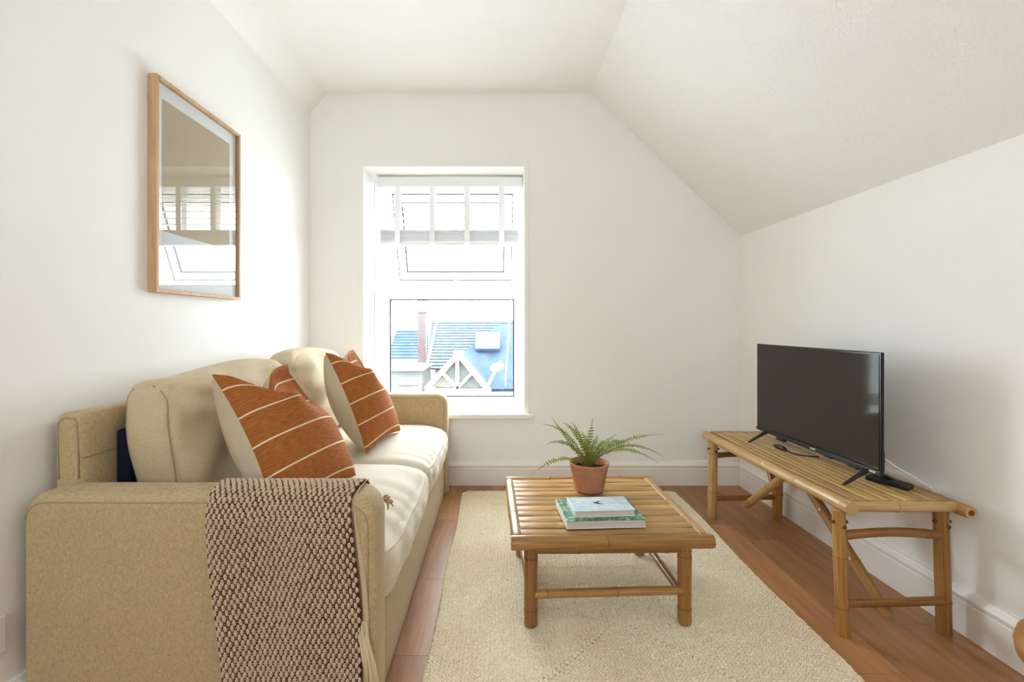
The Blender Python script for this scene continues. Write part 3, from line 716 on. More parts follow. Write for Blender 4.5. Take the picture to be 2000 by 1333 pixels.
FR = [(1060,829,-.02,(1118,835)), (1077,816,.06,(1112,862)), (1068,868,-.05,(1112,848)), (1098,826,.08,(1132,838)), (1116,824,.02,(1140,858)),
      (1158,816,.03,(1150,868)), (1205,848,.08,(1172,868)), (1190,857,-.04,(1165,860)), (1297,849,-.03,(1196,850)), (1296,893,.0,(1215,840)), (1286,905,-.07,(1205,848)),
      (1034,931,-.02,(1100,872)), (1128,858,-.07,(1140,862)), (1175,872,-.08,(1166,868)), (1146,852,.04,(1146,876)), (1182,880,.05,(1172,872)), (1118,880,.03,(1134,872)),
      (1212,872,-.02,(1175,856)), (1198,868,.09,(1170,858)), (1136,842,.09,(1146,866)), (1228,866,.03,(1185,848)), (1160,862,-.06,(1152,880)), (1143,868,-.09,(1146,880)), (1168,850,.10,(1158,866))]
for i, a in enumerate(FR): frond(*a, seed=i+3, size=(.0074 if i in (0,1,5,8,9,10) else .0078))

# ------------------------------------------------------------------ books
def book(name, label, c, w, h, z0, th, ang, cover, rotlab=None):
    t = thing(name, label, 'book', (c[0], c[1], z0)); R = (math.radians(ang), c)
    x0, x1, y0, y1 = c[0]-w/2, c[0]+w/2, c[1]-h/2, c[1]+h/2
    def bx(nm, a, b, cc, d, e, f, mt, par=t, bev=.0008):
        m = MB().box(a, b, cc, d, e, f); m.rot(*R); return m.build(nm, mt, par, bevel=bev, seg=1)
    bx('page_block', x0+.003, x1-.002, y0+.002, y1-.001, z0+.0019, z0+th-.0019, M['paper'])
    fc = bx('front_cover', x0, x1, y0, y1, z0+th-.002, z0+th, cover); bx('back_cover', x0, x1, y0, y1, z0, z0+.002, M['cover_edge'])
    bx('spine', x0, x0+.003, y0, y1, z0, z0+th-.0005, M['cover_edge'])
    return t, fc, R
zb = ZT+.0008
book('hardback_book', 'large green foliage-patterned book lying on the coffee table', (.3565, 1.612), .266, .196, zb, .027, 3.2, M['cover_green'])
b2, fc, R = book('paperback_book', 'smaller pale blue book with a dark bird on its cover', (.358, 1.600), .206, .122, zb+.0275, .0215, 3.6, M['cover_blue'])
sw_ = MB(); zc = zb+.0275+.0217; cx, cy_ = .352, 1.607
def poly(pts): 
    V = [(cx+a*.001, cy_+b*.001, zc) for a, b in pts]; V2 = [(x, y, z+.0003) for x, y, z in V]; n = len(V)
    sw_.add(V+V2, [tuple(range(n-1, -1, -1)), tuple(range(n, 2*n))]+[(i, (i+1) % n, n+(i+1) % n, n+i) for i in range(n)])
poly([(-15,1),(-11,5),(-4,4),(2,0),(-3,-6),(-10,-5)]); poly([(-5,4),(0,9),(8,15),(17,17),(9,11),(2,3)]); poly([(-6,-4),(2,-1),(9,-9),(18,-15),(8,-14),(-1,-11)]); poly([(-11,4),(-13,12),(-8,5)])
sw_.rot(*R); fix_normals(sw_.build('bird_motif', M['ink'], fc))
tx = MB()
for row, (yy, segs) in enumerate(((1.632, ((-.075,-.030),(-.022,.012),(.022,.060))), (1.583, ((-.068,-.04),(-.03,.02),(.03,.066))))):
    for a, b in segs:
        tx = MB().box(.358+a, .358+b, yy, yy+.008, zc-.0002, zc+.0001); tx.rot(*R); tx.build('faint_lettering', M['pale_print'], fc)
for k in (0, 1):
    m = MB()
    if k == 0: m.box(.255, .2575, 1.539, 1.661, zc-.0003, zc+.0001); m.box(.458, .461, 1.539, 1.661, zc-.0003, zc+.0001); m.box(.255, .461, 1.539, 1.5415, zc-.0003, zc+.0001)
    else: continue
    m.rot(*R); m.build('cover_border', M['cover_edge'], fc)

# ------------------------------------------------------------------ framed picture
FX = XL+.030; py0, py1, pz0, pz1 = 1.537, 2.043, 1.108, 1.840
pic = thing('framed_picture', 'oak framed print with a tan block and white mount on the left wall', 'picture', (XL, 1.79, pz0))
fw = .012
for (a, b, c, d) in ((py0, py1, pz1-fw, pz1), (py0, py1, pz0, pz0+fw), (py0, py0+fw, pz0+fw, pz1-fw), (py1-fw, py1, pz0+fw, pz1-fw)):
    B(XL+.001, FX, a, b, c, d).build('frame_bar', M['oak'], pic, bevel=.001, seg=1)
B(XL+.002, XL+.012, py0+fw, py1-fw, pz0+fw, pz1-fw).build('mount', M['mat'], pic)
pr_ = B(XL+.012, XL+.0125, py0+.050, py1-.058, pz0+.062, pz1-.062).build('print', M['print_white'], pic)
B(XL+.0125, XL+.0130, py0+.050, py1-.058, 1.322, pz1-.062).build('tan_block', M['tan'], pr_)
B(XL+.020, XL+.0215, py0+fw, py1-fw, pz0+fw, pz1-fw).build('glazing', M['picture_glass'], pic)
# socket plate at the left edge
sp = thing('wall_socket', 'white socket plate low on the left wall beside the sofa', 'socket', (XL, 1.02, .27))
B(XL, XL+.009, .945, 1.088, .228, .317).build('face_plate', M['switch'], sp, bevel=.005, seg=3)
for yy in (.975, 1.035):
    B(XL+.008, XL+.012, yy-.008, yy+.008, .285, .300).build('rocker', M['switch'], sp, bevel=.002)

# ------------------------------------------------------------------ sofa
sofa = thing('sofa', 'beige linen two seat sofa against the left wall', 'sofa', (-.72, 1.96, 0))
AY0, AY1, SY0, SY1 = 1.105, 1.222, 2.700, 2.815
SXB, SXF, AZ = -1.142, -.290, .590
def softbox(center, ax, half, r, puff=(0,0,0), n=(20,20,8), warp=None, name='x', mat=None, parent=None):
    """rounded, puffed box. ax = 3 unit vectors, half = half sizes, puff = bulge along each axis"""
    ax = [Vector(a) for a in ax]; c = Vector(center); hx = half
    bm = bmesh.new(); mb = MB(); vid = {}
    V = []; Fc = []
    def key(i, j, k):
        q = (i, j, k)
        if q not in vid:
            p = [2*i/n[0]-1, 2*j/n[1]-1, 2*k/n[2]-1]
            # ease towards edges so that the rounding gets enough rings
            p = [math.copysign(1-(1-abs(a))**1.5, a) for a in p]
            pos = [p[a]*hx[a] for a in range(3)]
            inner = [max(-(hx[a]-r), min(hx[a]-r, pos[a])) for a in range(3)]
            d = Vector([pos[a]-inner[a] for a in range(3)])
            if d.length > 1e-9:
                mx = max(abs(d[0]), abs(d[1]), abs(d[2])); d = d.normalized()*min(r, mx)
            pos = [inner[a]+d[a] for a in range(3)]
            for a in range(3):
                if puff[a]:
                    o = [b for b in range(3) if b != a]
                    w = (1-abs(p[o[0]])**2.6)*(1-abs(p[o[1]])**2.6)
                    pos[a] += puff[a]*w*p[a]
            if warp: pos = warp(pos, p)
            vid[q] = len(V); V.append(c+ax[0]*pos[0]+ax[1]*pos[1]+ax[2]*pos[2])
        return vid[q]
    for a in range(3):
        b, d = [x for x in range(3) if x != a]
        for side in (0, n[a]):
            for i in range(n[b]):
                for j in range(n[d]):
                    q = []
                    for (u, v) in ((i, j), (i+1, j), (i+1, j+1), (i, j+1)):
                        idx = [0,0,0]; idx[a] = side; idx[b] = u; idx[d] = v; q.append(key(*idx))
                    Fc.append(tuple(q))
    bm.free()
    return fix_normals(mb.add(V, Fc).build(name, mat, parent, smooth=True))
X3 = ((1,0,0),(0,1,0),(0,0,1))
def arm(y0, y1):
    r = .065; pts = []
    pts += [(SXB, .004), (SXF+.004, .004), (SXF, .02)]
    for k in range(9):
        a = k/8*PI/2; pts.append((SXF-r+r*math.cos(a), AZ-r+r*math.sin(a)))
    for k in range(7):
        a = PI/2+k/6*PI/2; pts.append((SXB+.045+.045*math.cos(a), AZ-.045+.045*math.sin(a)))
    # rounded over in y: rings
    rr = .030; rings = []
    for k in range(7):
        a = k/6*PI/2; rings.append((y0+rr*(1-math.sin(a)), rr*(1-math.cos(a))))
    rings = rings[::-1]
    prof = [(y0+rr*(1-math.cos(k/6*PI/2)), rr*(1-math.sin(k/6*PI/2))) for k in range(7)]
    prof += [(y1-rr*(1-math.cos(k/6*PI/2)), rr*(1-math.sin(k/6*PI/2))) for k in range(6, -1, -1)]
    cx, cz = (SXB+SXF)/2, AZ/2; V = []; n = len(pts)
    for y, ins in prof:
        for (x, z) in pts:
            fx = (x-cx)/abs(SXF-cx); fz = max(0, (z-cz)/(AZ-cz))
            V.append((x-ins*max(0, fx)-ins*min(0, fx)*.6, y, z-ins*fz**2))
    k = len(prof)
    Fc = [tuple(range(n)), tuple(reversed(range((k-1)*n, k*n)))]+[(i*n+j, (i+1)*n+j, (i+1)*n+(j+1) % n, i*n+(j+1) % n) for i in range(k-1) for j in range(n)]
    o = fix_normals(MB().add(V, Fc).build('arm', M['linen'], sofa, smooth=True, auto=.9))
    ins = .024; sp = [(x, z) for x, z in pts[2:]]
    for yy in (y0+.0045, y1-.0045):
        q = [(x-.020*max(0, (x-cx)/abs(SXF-cx))-.020*min(0, (x-cx)/abs(SXF-cx))*.6, yy, z-.020*max(0, (z-cz)/(AZ-cz))**2) for x, z in sp]
        MB().tube(snap(o, q, .0004), .0018, 6).build('seam', M['piping'], o, smooth=True)
    return o
arm(AY0, AY1); arm(SY0, SY1)
softbox((-.722, 1.961, .123), X3, (.418, .742, .119), .016, (.0,0,0), (10,12,6), name='base', mat=M['linen'], parent=sofa)
bk = softbox((-1.108, 1.961, .398), X3, (.037, .774, .372), .022, (0.0,0,0), (8,20,12), name='back_frame', mat=M['linen'], parent=sofa)
MB().tube([(-1.0705, AY0+.085, .655), (-1.0695, 1.9, .655), (-1.0705, SY1-.085, .655)], .0016, 6).build('seam', M['piping'], bk)
bx_s = [(-1.128, .60), (-1.132, .70), (-1.131, .745), (-1.122, .757), (-1.108, .760), (-1.090, .757), (-1.083, .745), (-1.080, .70), (-1.077, .60)]
MB().tube(snap(bk, [(x, 1.187, z) for x, z in bx_s]), .0020, 6).build('seam', M['piping'], bk, smooth=True)
# seat cushions
def seat_warp(seed):
    def w(pos, p):
        x, y, z = pos
        fr = sm(.45, 1, p[0])                          # towards the front edge
        if p[2] > .2:
            z += .0048*fr*math.sin(p[1]*21+seed+2.2*math.sin(p[1]*5+seed)) * (1-abs(p[1])**6)
            z -= .020*sm(.55, 1, p[0])**2
        if p[0] > .9: x += .004*math.sin(p[1]*14+seed)*(1-abs(p[2]))
        z += .004*math.sin(p[1]*3.1+seed)*math.sin(p[0]*2.6+seed)*(p[2] > 0)
        return [x, y, z]
    return w
smid = 1.955
for i, (ya, yb) in enumerate(((AY1+.002, smid), (smid, SY0-.002))):
    s = softbox((-.672, (ya+yb)/2, .328), X3, (.385, (yb-ya)/2+.002, .084), .045, (.018, .004, .030), (36,40,10), seat_warp(i*2.3+.7), 'seat_cushion', M['linen_lit'], sofa)
    pp = []
    for k in range(25):
        q = k/24*2-1; yy = (ya+yb)/2+q*((yb-ya)/2-.012); e = 1-abs(q)**5
        pp.append((-.286+.012*e-.02*(1-e), yy, .382-.004*math.sin(q*8+i)-.006*(1-e)))
    MB().tube(snap(s, pp, .001), .0028, 6).build('piping', M['linen_lit'], s, smooth=True)
# back cushions
def back_warp(seed, corner=0.0):
    def w(pos, p):
        x, y, z = pos
        a = p[1]; b = p[2]; f = sm(-.2, .9, p[0])
        x += f*(.010*math.sin(a*4.0+b*3.0+seed)+.0055*math.sin(a*9-b*7+seed*2))*(1-abs(a)**8)
        x += f*.006*math.sin((a*.8+b*1.6)*7+seed)*sm(-.2, .8, b)
        z += .010*math.sin(a*2.6+seed)*sm(.2, 1, b) + corner*sm(.6, 1, -a)*sm(.5, 1, b)
        y += .010*sm(.5, 1, abs(a))*math.sin(b*4+seed)*math.copysign(1, a)
        return [x, y, z]
    return w
lean = math.radians(7); axb = ((math.cos(lean), 0, math.sin(lean)), (0,1,0), (-math.sin(lean), 0, math.cos(lean)))
for i, (ya, yb, zt) in enumerate(((1.285, 2.005, .845), (2.02, 2.695, .862))):
    c = softbox((-.962, (ya+yb)/2, .42+(zt-.42)/2), axb, (.072, (yb-ya)/2, (zt-.42)/2-.008), .040, (.050, .012, .022), (14,36,30), back_warp(i*1.9+.4, .012 if i == 0 else -.03), 'back_cushion', M['linen_half_lit'], sofa)
    # box seams round the near end
    cx, czz = -.962, .42+(zt-.42)/2
    for sx in (-1, 1):
        q = []
        for k in range(17):
            t = k/16; hz = (zt-.42)/2-.012; zz = -hz+2*hz*t
            lx = sx*(.066+.0*t) * (1 if t < .86 else 1-((t-.86)/.14)**2*(.75 if sx > 0 else .4))
            yy = ya-.006+.012*abs(2*t-1)**6 + (.004*math.sin(t*9) if sx < 0 else .002*math.sin(t*7))
            q.append((cx+axb[0][0]*lx+axb[2][0]*zz, yy, czz+axb[0][2]*lx+axb[2][2]*zz))
        MB().tube(snap(c, q), .0022, 6).build('seam', M['piping'], c, smooth=True)
    if i == 0:
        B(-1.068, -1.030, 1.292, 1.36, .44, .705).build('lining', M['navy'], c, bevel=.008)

# ------------------------------------------------------------------ scatter cushions
def scatter(name, label, NTp, FTp, FBp, NBp, T, chop, seed, fold):
    NTp, FTp, FBp, NBp = map(Vector, (NTp, FTp, FBp, NBp))
    t = thing(name, label, 'cushion', (NBp+FBp)/2, 'striped rust cushions on the sofa')
    n = (FTp-NBp).cross(NTp-FBp).normalized()
    if n.x < 0: n = -n
    vd = ((NTp+FTp)-(NBp+FBp)).normalized(); ud = ((FTp+FBp)-(NTp+NBp)).normalized()
    def base(u, v):
        p = NBp*(1-u)*(1-v)+FBp*u*(1-v)+FTp*u*v+NTp*(1-u)*v
        pu = .030*4*v*(1-v); pv = .022*4*u*(1-u)
        p = p+ud*pu*(1-2*u)*abs(1-2*u)**2*(1 if u < .5 else -.85) - vd*pv*(2*v-1)*abs(2*v-1)**2*(1 if v < .5 else .4)
        g = math.exp(-((u-.43)/.20)**2)
        p = p-vd*chop*g*sm(.60, 1, v)**1.3
        return p
    def prof(u, v, k=.55): return (max(0, math.sin(PI*u))**k)*(max(0, math.sin(PI*v))**k)
    def front(u, v):
        h = T*prof(u, v, .46)*(1-.78*sm(.42, .74, v)*sm(.35, .88, u))
        e = v-(1.01-.46*u)                                   # fold line: above it the far top corner falls back
        h += fold*(1-sm(-.004, .022, e))*sm(-.40, -.04, e)*sm(.05, .5, u)*(1-.85*sm(.4, .85, u))*prof(u, .5)
        h -= fold*1.3*sm(-.004, .026, e)*sm(.25, .55, u)*prof(min(u, .93), .5)*sm(1.0, .93, v)
        h += .004*math.sin(u*7+v*4+seed)*prof(u, v)
        return base(u, v)+n*h
    def back(u, v):
        q = prof(u, v, .42)
        return base(u, v)-n*T*1.25*q-ud*.045*q*sm(.75, .1, u)
    fr = MB().grid(front, 56, 56, uvfn=lambda u, v: (u, v)); fr.build('front_panel', M['rust'], t, smooth=True)
    MB().grid(back, 30, 30, flip=True).build('back_panel', M['cream'], t, smooth=True)
    return t
scatter('scatter_cushion', 'rust striped cushion behind the knitted throw, nearest the camera', (-.838, 1.352, .855), (-.790, 1.745, .850), (-.520, 1.705, .442), (-.615, 1.290, .440), .092, .10, 1, .030)
scatter('scatter_cushion', 'rust striped cushion in front of the window at the far end of the sofa', (-.755, 2.028, .878), (-.735, 2.36, .872), (-.500, 2.40, .445), (-.560, 1.985, .440), .095, .095, 3, .028)

# ------------------------------------------------------------------ knitted throw
th = thing('knitted_throw', 'brown and oatmeal knitted throw draped over the sofa arm', 'throw blanket', (-.52, 1.09, .05))
def cloth_path():
    o = .010; pts = [(1.262, .452), (1.248, .50), (1.236, .545), (1.228, .575)]
    for k in range(9):
        a = k/8*PI; pts.append((1.163+(.0585+o-.004)*math.cos(a), AZ-.034+(.034+o)*math.sin(a)**.8 if 0 < k < 8 else AZ-.034))
    for z in np.linspace(.54, .06, 16): pts.append((AY0-o-.006-.010*sm(.5, .1, z), float(z)))
    return pts
CP = [Vector((0, y, z)) for y, z in cloth_path()]
CL = [0]
for a, b in zip(CP[:-1], CP[1:]): CL.append(CL[-1]+(b-a).length)
CTOT = CL[-1]
def cloth(u, s):
    """u across (0..1), s metres along the throw -> point"""
    s = min(max(s, 0), CTOT-1e-6); i = max(k for k in range(len(CL)) if CL[k] <= s); i = min(i, len(CP)-2)
    q = (s-CL[i])/(CL[i+1]-CL[i]); p = CP[i].lerp(CP[i+1], q)
    dn = max(0, s-.21)                                     # distance down the outside
    xl = -.700+.075*dn+.02*sm(.2, .5, dn); xr = -.338-.012*sm(0, .1, dn)+.028*sm(.05, .4, dn)
    x = xl+(xr-xl)*u
    y = p.y - (.006*math.sin(u*9+dn*6)+.005*math.sin(u*4-dn*9))*sm(.0, .2, dn) + .008*sm(.93, 1, u)*sm(.05, .2, dn) + .006*sm(.05, 0, u)*sm(.0, .1, dn)
    z = p.z - .004*math.sin(u*3)*sm(.3, .5, dn)
    return Vector((x, y, z))
NU, NV = 40, 90
sh = MB().grid(lambda u, v: cloth(u, v*CTOT), NU, NV)
so_ = sh.build('knit_ground', M['throw_dark'], th, smooth=True)
sol = so_.modifiers.new('thickness', 'SOLIDIFY'); sol.thickness = .006; sol.offset = -1 if so_.data.polygons[NV*20+70].normal.y < 0 else 1
sol.offset = 0
Cs, As, Bs, Hs = [], [], [], []
du, ds = .0143/.365, .0118; r = 0; s = .012
while s < CTOT-.01:
    off = .5 if r % 2 else 0
    u = (.2+off)*du
    while u < 1-.1*du:
        uu = u+random.uniform(-.06, .06)*du; ss = s+random.uniform(-.0008, .0008)+.004*math.sin(u*6+1)
        p = cloth(uu, ss); a = (cloth(uu, ss+.004)-cloth(uu, ss-.004)).normalized(); b = (cloth(min(1, uu+.02), ss)-cloth(uu-.02, ss)).normalized()
        nn = a.cross(b).normalized()
        cen = Vector((0, 1.163, AZ-.05))
        if nn.dot(Vector((0, p.y-cen.y, p.z-cen.z if p.z > cen.z else 0))) < 0: nn = -nn
        Cs.append(p+nn*.0022); As.append(a*.0088*random.uniform(.92, 1.08)); Bs.append(b*.0046*random.uniform(.92, 1.1)); Hs.append(nn*.0046)
        # the slim connecting yarn between stitches
        p2 = cloth(min(1, uu+.5*du), ss); Cs.append(p2+nn*.0016); As.append((a*.5+b*.5)*.0042); Bs.append((b*.5-a*.5)*.0014); Hs.append(nn*.0020)
        u += du
    s += ds; r += 1
lobes_mesh('stitches', np.array(Cs), np.array(As), np.array(Bs), np.array(Hs), M['throw_light'], th)['kind'] = 'stuff'
# fringe on the seat side and tassels of the lower layer at the right
fg = MB()
for k in range(60):
    u = k/59; p = cloth(u, .004); q = p+Vector((random.uniform(-.008, .012), random.uniform(.018, .045), random.uniform(-.012, .004)))
    fg.tube([p, p.lerp(q, .5)+Vector((0,0,.006)), q], [.0030,.0028,.0016], 5)
fg.build('fringe', M['throw_light'], th, smooth=True)['kind'] = 'stuff'
kt = MB()
for k in range(14):
    a = P(752+random.uniform(-4, 6), 972+random.uniform(-3, 8), 1.262); b = a+Vector((random.uniform(-.004,.016), random.uniform(0,.02), random.uniform(-.028,.008)))
    kt.tube([a, a.lerp(b, .5)+Vector((.004,0,.003)), b], [.0030,.0034,.0015], 5)
kt.build('corner_tuft', M['throw_light'], th, smooth=True)['kind'] = 'stuff'
tl = MB()
for k in range(26):
    x = -.312+random.uniform(-.012, .010); z = PZ(1235, 1.085)+random.uniform(-.02, .02); y = 1.094+random.uniform(-.004, .005)
    e = Vector((x+.018+random.uniform(-.010, .012), y-.004, .112+random.uniform(-.02, .02)))
    a = Vector((x-.006, y, z)); tl.tube([a, a.lerp(e, .5)+Vector((.004, 0, 0)), e], [.0030, .0030, .0018], 5)
tl.build('tassel', M['fringe'], th, smooth=True)['kind'] = 'stuff'
edge = MB()
edge.grid(lambda u, v: cloth(1.0, .20+v*(CTOT-.22))+Vector((.004+.012*u*sm(.1,.5,v), .007+.004*u, 0)), 3, 40)
edge.build('lower_layer', M['throw_light'], th, smooth=True).modifiers.new('thickness', 'SOLIDIFY').thickness = .004

# ------------------------------------------------------------------ wooden stool at the right edge
st = thing('wooden_stool', 'rounded brown wooden seat edge beside the right skirting board, cut by the photo border', 'stool', (1.325, .985, 0))
sc_ = (1.345, .99, 0)
lathe(MB(), [(.0001,.298),(.10,.298),(.135,.292),(.152,.276),(.158,.252),(.154,.226),(.140,.208),(.11,.200),(.0001,.200)], sc_, 44).build('seat', M['stoolwood'], st, smooth=True)
for k in range(3):
    a = .5+k*2*PI/3
    MB().tube([(sc_[0]+.08*math.cos(a), sc_[1]+.08*math.sin(a), .205), (sc_[0]+.105*math.cos(a), sc_[1]+.105*math.sin(a), 0)], [.018,.013], 12).build('leg', M['stoolwood'], st, smooth=True)

# ------------------------------------------------------------------ outside
tag(B(-120, 120, 4.2, 260, -6.1, -6.0).build('street_ground', M['asphalt']), 'street level ground between the houses far below the window', 'ground', kind='structure')
def roof_courses(mb, A, Bp, C, D, rows, th=.05):
    """stepped slate courses on the quad A (eave left) B (eave right) C (ridge right) D (ridge left)"""
    A, Bp, C, D = map(Vector, (A, Bp, C, D)); n = (Bp-A).cross(D-A).normalized()
    if n.y > 0: n = -n
    for k in range(rows):
        t0, t1 = k/rows, (k+1.12)/rows; t1 = min(t1, 1)
        a, b, c, d = A.lerp(D, t0), Bp.lerp(C, t0), Bp.lerp(C, t1), A.lerp(D, t1)
        V = [a+n*th, b+n*th, c+n*.004, d+n*.004, a-n*.02, b-n*.02]
        mb.add(V, [(0,1,2,3), (4,5,1,0), (0,3,4), (1,5,2)])
    return mb
# main house opposite
hs = thing('slate_roofed_house', 'house with blue grey slate roof and white timbered gable across the street', 'house', (0, 19, -6))
ye, yr = 18.0, 21.4; ze, zr_ = PZ(722, ye), PZ(628, yr)
xl0 = PX(838, ye)-.1; xl1 = PX(843, yr); xr0 = 6.0
roof_courses(MB(), (xl0, ye, ze), (xr0, ye, ze), (xr0, yr, zr_), (xl1, yr, zr_), 17).build('slate_roof', M['slate'], hs)
MB().tube([(xl1, yr, zr_), (xr0, yr, zr_)], .09, 8).build('ridge', M['ridge'], hs)
for px in (908, 977):
    MB().tube([(PX(px, yr), yr, zr_), (PX(px, yr), yr, zr_+.16), (PX(px+3, yr), yr, zr_+.2)], [.10,.09,.05], 8).build('ridge_vent', M['ridge'], hs)
B(xl0+.3, xr0, ye+.3, yr+3.2, -6, ze+.02).build('front_wall', M['render'], hs)
prism(MB(), [(ye+.3, ze), (yr, zr_-.1), (yr+3.2, ze)], 'x', xl0+.32, xl0+.5).build('gable_wall', M['render'], hs)
prism(MB(), [(ye, ze-.12), (yr, zr_-.06), (yr, zr_+.1), (ye, ze+.06)], 'x', xl0-.06, xl0+.04).build('verge_board', M['white_wood'], hs)
prism(MB(), [(yr, zr_), (yr+3.6, ze-.1), (yr+3.6, ze-.2), (yr, zr_-.1)], 'x', xl0, xr0).build('rear_roof', M['slate_dark'], hs)
# darker roof section on the right, lying proud of the main roof
def onroof(px, lift=.0):
    return None
A_ = P(905, 688, 18.6); B_ = P(976, 633, 20.9); C_ = P(1040, 633, 20.6); D_ = P(1045, 760, 16.9); E_ = P(935, 760, 16.9)
wr = MB(); k_ = [A_, E_, D_, C_, B_]; off_ = Vector((0, .25, -.25))
wr.add(k_+[p+off_ for p in k_], [(0,1,2,3,4), (9,8,7,6,5)]+[(i, 5+i, 5+(i+1) % 5, (i+1) % 5) for i in range(5)])
fix_normals(wr.build('side_roof', M['slate_dark'], hs))
def plane_y(px, py):
    """depth on the side roof plane seen at this pixel"""
    n = (E_-A_).cross(D_-A_); o = Vector((0,0,CH)); dv = Vector(((px-VX)/F, 1, (VY-py)/F)); return n.dot(A_-o)/n.dot(dv)
def onp(px, py, lift=.08): y = plane_y(px, py); n = (E_-A_).cross(D_-A_).normalized(); n = -n if n.y > 0 else n; return P(px, py, y)+n*lift
def panel(name, pts, mat, th=.1, parent=hs):
    n = (E_-A_).cross(D_-A_).normalized(); n = -n if n.y > 0 else n
    k = len(pts); V = list(pts)+[p-n*th for p in pts]
    return fix_normals(MB().add(V, [tuple(range(k)), tuple(reversed(range(k, 2*k)))]+[(i, k+i, k+(i+1) % k, (i+1) % k) for i in range(k)]).build(name, mat, parent))
sk = panel('rooflight', [onp(928, 685), onp(976.5, 685), onp(977.5, 654), onp(930, 654)], M['slate_dark'], .1)
panel('rooflight_frame', [onp(929, 683, .12), onp(975.5, 683, .12), onp(976, 655, .12), onp(931, 655, .12)], M['metal_white'], .05, sk)
panel('rooflight_pane', [onp(930.5, 680.5, .15), onp(974.5, 680.5, .15), onp(975, 660, .15), onp(932, 660, .15)], M['skylight'], .04, sk)
# projecting white gable
YG = 15.6
def G(px, py, dy=0): return P(px, py, YG+dy)
gw = hs
ap, gl_, gr_ = (895, 692), (834, 757), (953, 763)
tri = [G(895, 697), G(840, 758), G(950, 762)]
fix_normals(MB().add([p+Vector((0,.3,0)) for p in tri]+[p+Vector((0,.5,0)) for p in tri], [(0,1,2),(5,4,3),(0,3,4,1),(1,4,5,2),(2,5,3,0)]).build('gable_panel', M['cream_render'], gw))
def beam(a, b, w, name, mat=M['white_wood'], par=gw, dy=.0, dep=.25):
    a, b = G(*a, dy), G(*b, dy); d = (b-a).normalized(); s = d.cross(Vector((0,1,0))).normalized()*w/2; e = Vector((0,dep,0))
    V = [a-s, b-s, b+s, a+s]; V += [p+e for p in V]
    return fix_normals(MB().add(V, [(0,1,2,3),(7,6,5,4),(0,4,5,1),(1,5,6,2),(2,6,7,3),(3,7,4,0)]).build(name, mat, par))
beam((897, 690), (832, 760), .17, 'bargeboard'); beam((893, 690), (956, 766), .17, 'bargeboard')
beam((893, 698), (893, 765), .11, 'king_post', dy=.06, dep=.2); beam((888, 764), (921, 730), .09, 'strut', dy=.06, dep=.2); beam((898, 764), (864, 730), .09, 'strut', dy=.06, dep=.2)
beam((895, 686), (895, 701), .30, 'apex_block', dy=-.02, dep=.3)
beam((830, 766), (956, 768), .2, 'tie_beam', dy=-.02, dep=.3)
rr = P(897, 688, YG); back = Vector((0, 2.3, 0)); rr = rr+Vector((0, .12, -.10))
for (e, nm) in ((gl_, 'left'), (gr_, 'right')):
    q = G(*e, .12)
    fix_normals(MB().add([rr+Vector((0,0,.05)), q+Vector((0,0,.06)), q+back+Vector((0,0,.06)), rr+back+Vector((0,0,.05)), rr-Vector((0,0,.05)), q-Vector((0,0,.04)), q+back-Vector((0,0,.04)), rr+back-Vector((0,0,.05))], [(0,1,2,3),(7,6,5,4),(0,4,5,1),(1,5,6,2),(2,6,7,3),(3,7,4,0)]).build('porch_roof', M['slate_dark'], gw))
g0, g1 = G(834, 768), G(953, 768)
B(g0.x+.1, g1.x-.1, YG+.52, YG+2.3, -6, g0.z).build('porch_wall', M['render'], gw)
# satellite dish on an arm
sd = thing('satellite_dish', 'small white satellite dish on a pole beside the gable', 'satellite dish', G(950, 768))
MB().tube([G(947, 766, -.3), G(966, 727, -.3)], .045, 8).build('pole', M['metal_white'], sd)
dd = MB(); dc = G(971, 717, -.35)
V = [dc]; 
for r_ in (.5, 1):
    for j in range(16):
        a = 2*PI*j/16; V.append(dc+Vector((.22*r_*math.cos(a), -.10*r_*r_, .13*r_*math.sin(a)+.04*r_*math.cos(a))))
Fc = [(0, 1+j, 1+(j+1) % 16) for j in range(16)]+[(1+j, 17+j, 17+(j+1) % 16, 1+(j+1) % 16) for j in range(16)]
do = dd.add(V, Fc).build('dish', M['metal_white'], sd, smooth=True); do.modifiers.new('thickness', 'SOLIDIFY').thickness = .02
MB().tube([G(968, 722, -.4), G(978, 705, -.75), G(981, 712, -.75)], .03, 6).build('receiver_arm', M['metal_white'], sd)
# chimney with pots, brick courses built
ck = thing('brick_chimney', 'tall brick chimney stack with clay pots left of the slate roof', 'chimney', P(823, 722, 22.5))
cl, cr_, cz1, cz0 = PX(815.5, 22.5), PX(831.5, 22.5), PZ(606, 22.5), -4.0
B(cl+.02, cr_-.02, 22.52, 22.98, cz0, cz1).build('stack_core', M['mortar'], ck)
z = PZ(720, 22.5); row = 0
while z < cz1-.10:
    k = MB(); x = cl-(.12 if row % 2 else 0)
    while x < cr_:
        a, b = max(x, cl), min(x+.225, cr_)
        if b-a > .03: k.box(a, b-.012, 22.5, 22.6, z, z+.075)
        x += .24
    k.build('brick_course', M['brick_mat'], ck)['kind'] = 'stuff'; z += .088; row += 1
B(cl-.06, cr_+.06, 22.44, 23.04, cz1-.12, cz1+.12).build('corbel', M['brick_mat'], ck)
for px, col in ((819, 'mortar'), (827, 'ridge')):
    xx = PX(px, 22.7); lathe(MB(), [(.10,0),(.085,.25),(.07,.42),(.09,.46),(.075,.48)], (xx, 22.7, cz1+.1), 14).build('chimney_pot', M[col], ck, smooth=True)
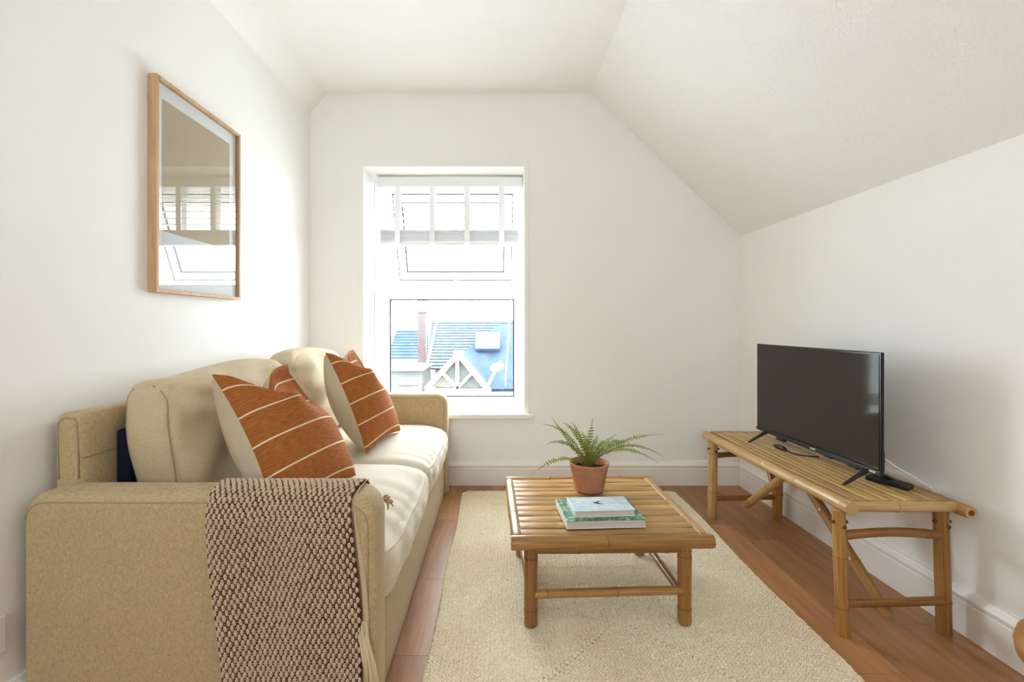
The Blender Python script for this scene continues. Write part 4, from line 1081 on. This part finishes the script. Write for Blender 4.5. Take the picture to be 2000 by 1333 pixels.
MB().tube([(PX(836, 22.7), 22.7, cz1-.3), (PX(838, 22.7), 22.7, cz1+.9)], .02, 6).build('aerial_mast', M['ridge'], ck)
am = MB()
for k in range(5): am.tube([(PX(836-6+3*k, 22.7), 22.5, cz1+.55-.08*k), (PX(836+2+3*k, 22.7), 22.9, cz1+.5-.08*k)], .012, 5)
am.tube([(PX(828, 22.7), 22.7, cz1+.58), (PX(852, 22.7), 22.7, cz1+.2)], .014, 5); am.build('aerial', M['ridge'], ck)
# houses at the left
h2 = thing('small_slate_house', 'smaller house with dark slate roof left of the chimney', 'house', P(790, 760, 27))
ya, yb = 26.0, 28.6; roof_courses(MB(), (PX(755, ya), ya, PZ(700, ya)), (PX(838, ya), ya, PZ(700, ya)), (PX(836, yb), yb, PZ(644, yb)), (PX(775, yb), yb, PZ(644, yb)), 10).build('slate_roof', M['slate_dark'], h2)
B(PX(758, ya), PX(836, ya), ya+.2, yb+2, -6, PZ(699, ya)).build('front_wall', M['render'], h2)
h3 = thing('low_extension', 'low pale rendered extension with flat roof in front of the houses', 'house', P(800, 770, 15))
B(PX(700, 16), PX(826, 16), 15.8, 17.9, -6, PZ(724, 15.8)).build('rendered_wall', M['cream_render'], h3)
B(PX(690, 15.6), PX(827, 15.6), 15.6, 18.0, PZ(724, 15.8), PZ(722, 15.8)+.04).build('flat_roof', M['flat_roof'], h3)
B(PX(776, 15.7), PX(815, 15.7), 15.68, 15.8, PZ(752, 15.7), PZ(745, 15.7)).build('window_band', M['skylight'], h3)
h4 = thing('flat_roof_building', 'building with a white flat roof, brought close below the window to bounce light', 'roof', P(900, 790, 9))
B(-6, 6, 4.4, 11.4, -6, PZ(766, 11.5)-.06).build('wall_block', M['render'], h4)
B(-6.1, 6.1, 4.3, 11.5, PZ(766, 11.5)-.06, PZ(766, 11.5)).build('roof_deck', M['bounce_roof'], h4)  # deck whitened and brought near the window to bounce light onto the ceiling
B(-60, 60, 60, 66, -6, -1.5).build('x', M['render']) if False else None
for o in bpy.data.objects:
    if '_base' in o: del o['_base']
